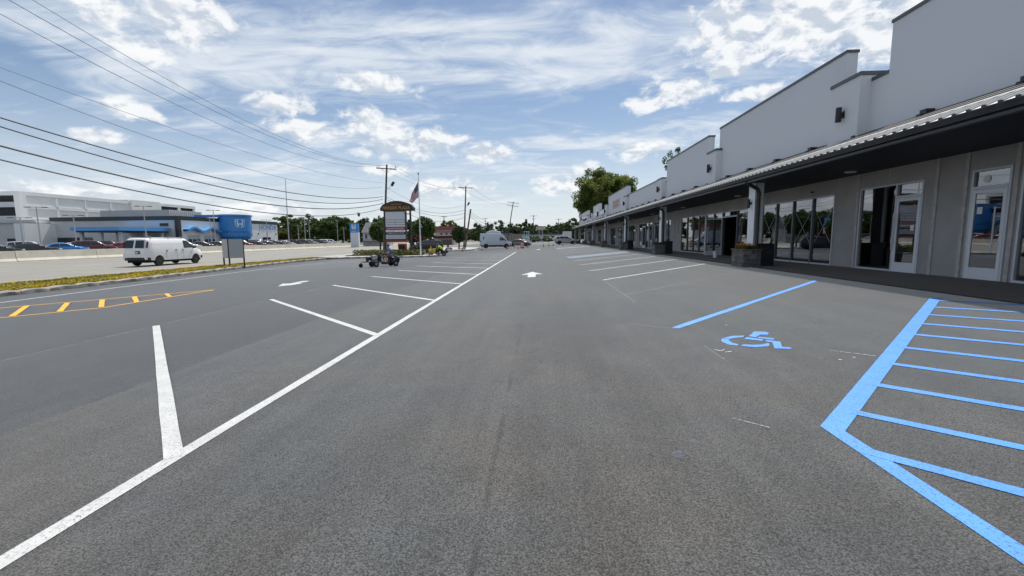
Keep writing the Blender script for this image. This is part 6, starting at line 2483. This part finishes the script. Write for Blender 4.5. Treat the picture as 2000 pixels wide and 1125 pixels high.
for i, (x, y, z, lb) in enumerate(LP):
    o = lamp if i == 0 else copy_tree(lamp)
    place(o, x, y, -.3, R(25))
    o.scale = (1, 1, (z + .3) / 8.24)
    tag(o, 'grey twin-arm lamp post across the road, ' + lb, 'lamp post', 'forecourt lamp posts')

# --- far buildings
rb_ = tag(empty('red_roof_building', (-28.3, 133, -.3)), 'pale pink two storey building with red brown roof and awning', 'building')


def rp(mb, name, mat, root, **kw):
    return mb.build(name, mat, root, world_space=True, **kw)


rp(MB().box(-31.2, -25.5, 130.3, 137, -.3, 4.0), 'wall', 'pinkwall', rb_)
rp(MB().prism([(129.9, 3.6), (133.4, 5.4), (137.3, 3.6)], -31.5, -25.2, 'X'), 'roof', 'redroof', rb_)
rp(MB().prism([(128.7, 1.8), (130.29, 2.4), (130.29, 1.7)], -31.4, -25.3, 'X'), 'awning', 'redroof', rb_)
for x in (-29.2, -27.6, -26.2):
    wd_ = rp(MB().box(x - .28, x + .28, 130.24, 130.29, 2.7, 3.35), 'window', 'd_glass', rb_)
    rp(MB().box(x - .34, x + .34, 130.22, 130.28, 2.62, 2.69), 'sill', 'sign_white', rb_)
rp(MB().box(-30.6, -26.1, 130.22, 130.28, -.1, 1.3), 'shop_front', 'd_glass', rb_)
gh = tag(empty('grey_house', (-46.4, 123, -.3)), 'grey gabled house behind the marker sign', 'house')
rp(MB().box(-49.2, -43.7, 120.3, 127, -.3, 3.7), 'wall', 'greywall', gh)
rp(MB().prism([(119.9, 3.5), (123.6, 6.4), (127.4, 3.5)], -49.5, -43.4, 'X'), 'roof', 'greyroof', gh)
for x in (-48.2, -46.6, -45.0):
    w_ = rp(MB().box(x - .3, x + .3, 120.24, 120.29, 1.9, 3.1), 'window', 'd_glass', gh)
rp(MB().box(-49.3, -43.6, 119.2, 120.29, 1.0, 1.15), 'porch_roof', 'greyroof', gh)
cf = tag(empty('container_fence', (-9.7, 150, -.1)), 'long tan slatted container with blue tarp behind the pale van', 'container')
rp(MB().box(-13.6, -5.7, 150, 152.4, .2, 3.0), 'body', 'tan', cf)
for k in range(14):
    rp(MB().box(-13.6 + .6 * k, -13.5 + .6 * k, 149.9, 149.99, .2, 3.0), 'slat', 'greyroof', cf)
rp(MB().prism([(-13.7, 3.0), (-12.5, 3.5), (-9.6, 3.3), (-8.6, 3.0)], 149.9, 152.5, 'Y'), 'tarp', 'tarp', cf)
wt_ = tag(empty('white_shed', (-14.3, 168, -.1)), 'white low pitched shed roof over the pale van', 'shed')
rp(MB().box(-20.2, -15.0, 168, 172, -.1, 4.0), 'wall', 'sign_white', wt_)
rp(MB().prism([(-20.4, 4.0), (-17.6, 4.9), (-14.8, 4.0)], 167.8, 172.2, 'Y'), 'roof', 'sign_white', wt_)
gf = tag(empty('grey_warehouse', (1.2, 205, -.1)), 'long low grey warehouse across the far end', 'building')
rp(MB().box(-8.5, 14.5, 205, 215, -.1, 3.1), 'wall', 'greywall', gf)
rp(MB().box(-8.7, 14.7, 204.8, 215.2, 3.11, 3.5), 'roof', 'greyroof', gf)
for x in (-5, -1.5, 2, 5.5, 9):
    rp(MB().box(x, x + 1.6, 204.93, 205, 1.5, 2.5), 'window', 'd_glass', gf)
wb_ = tag(empty('white_container', (8.9, 136, .3)), 'small white box trailer left of the far end of the shops', 'trailer')
rp(MB().box(7.5, 9.9, 135, 141, .9, 3.5), 'box', 'sign_white', wb_)
for k in range(5):
    rp(MB().box(7.7 + .45 * k, 7.75 + .45 * k, 134.97, 134.999, 1.0, 3.4), 'rib', 'greywall', wb_)
for y in (136.4, 139.6):
    for x in (7.55, 9.65):
        MB().lathe([(.1, -.1), (.4, -.1), (.42, 0), (.4, .1), (.1, .1)], (x + .1, y, .75), 14, 'X').build('wheel', 'tyre', wb_, world_space=True, smooth=True)
bb = tag(empty('billboard', (.8, 200, -.1)), 'billboard with a greyish pink panel above the far trees', 'billboard')
rp(MB().box(-1.4, 2.9, 200, 200.3, 5.3, 6.7), 'panel', 'sign_tan', bb)
rp(MB().box(-1.5, 3.0, 199.95, 200.35, 6.71, 6.85), 'frame', 'd_dark', bb)
for x in (0, 1.6):
    rp(MB().tube((x, 200.5, -.1), (x, 200.5, 5.6), .12), 'leg', 'steel', bb)
tg = tag(empty('teal_gantry', (-4.9, 180, -.1)), 'pale teal steel frame standing left of the white pickup', 'frame')
for x in (-6.1, -5.0, -4.2):
    rp(MB().tube((x, 180, -.1), (x, 180, 4.4), .12), 'post', 'teal', tg)
rp(MB().box(-6.3, -4.0, 179.9, 180.1, 4.2, 4.4), 'beam', 'teal', tg)
# rocks on the second island
rk_ = rough_stone(.9, .7, .35, 77)
for i, (x, y, s) in enumerate(((-14.6, 70.4, 1.0), (-12.2, 70.2, .8))):
    o = inst('boulder', rk_, None, (x, y, -.2), R(50 + 60 * i), (s, s, s))
    tag(o, ['rounded boulder left of the clipped shrub', 'rounded boulder right of the clipped shrub'][i], 'boulder', 'boulders on the second island')
tk_ = tag(empty('tree_stump', (-14.9, 71.0, -.2)), 'bare crooked tree trunk left of the clipped shrub', 'tree stump')
MB().path([(0, 0, -.1), (.05, 0, .6), (-.12, 0, 1.2), (-.05, 0, 1.7)], [.2, .16, .15, .12], 8).build('trunk', 'bark', tk_, smooth=True)
MB().path([(-.1, 0, 1.1), (.3, 0, 1.5)], [.08, .05], 6).build('branch', 'bark', tk_, smooth=True)
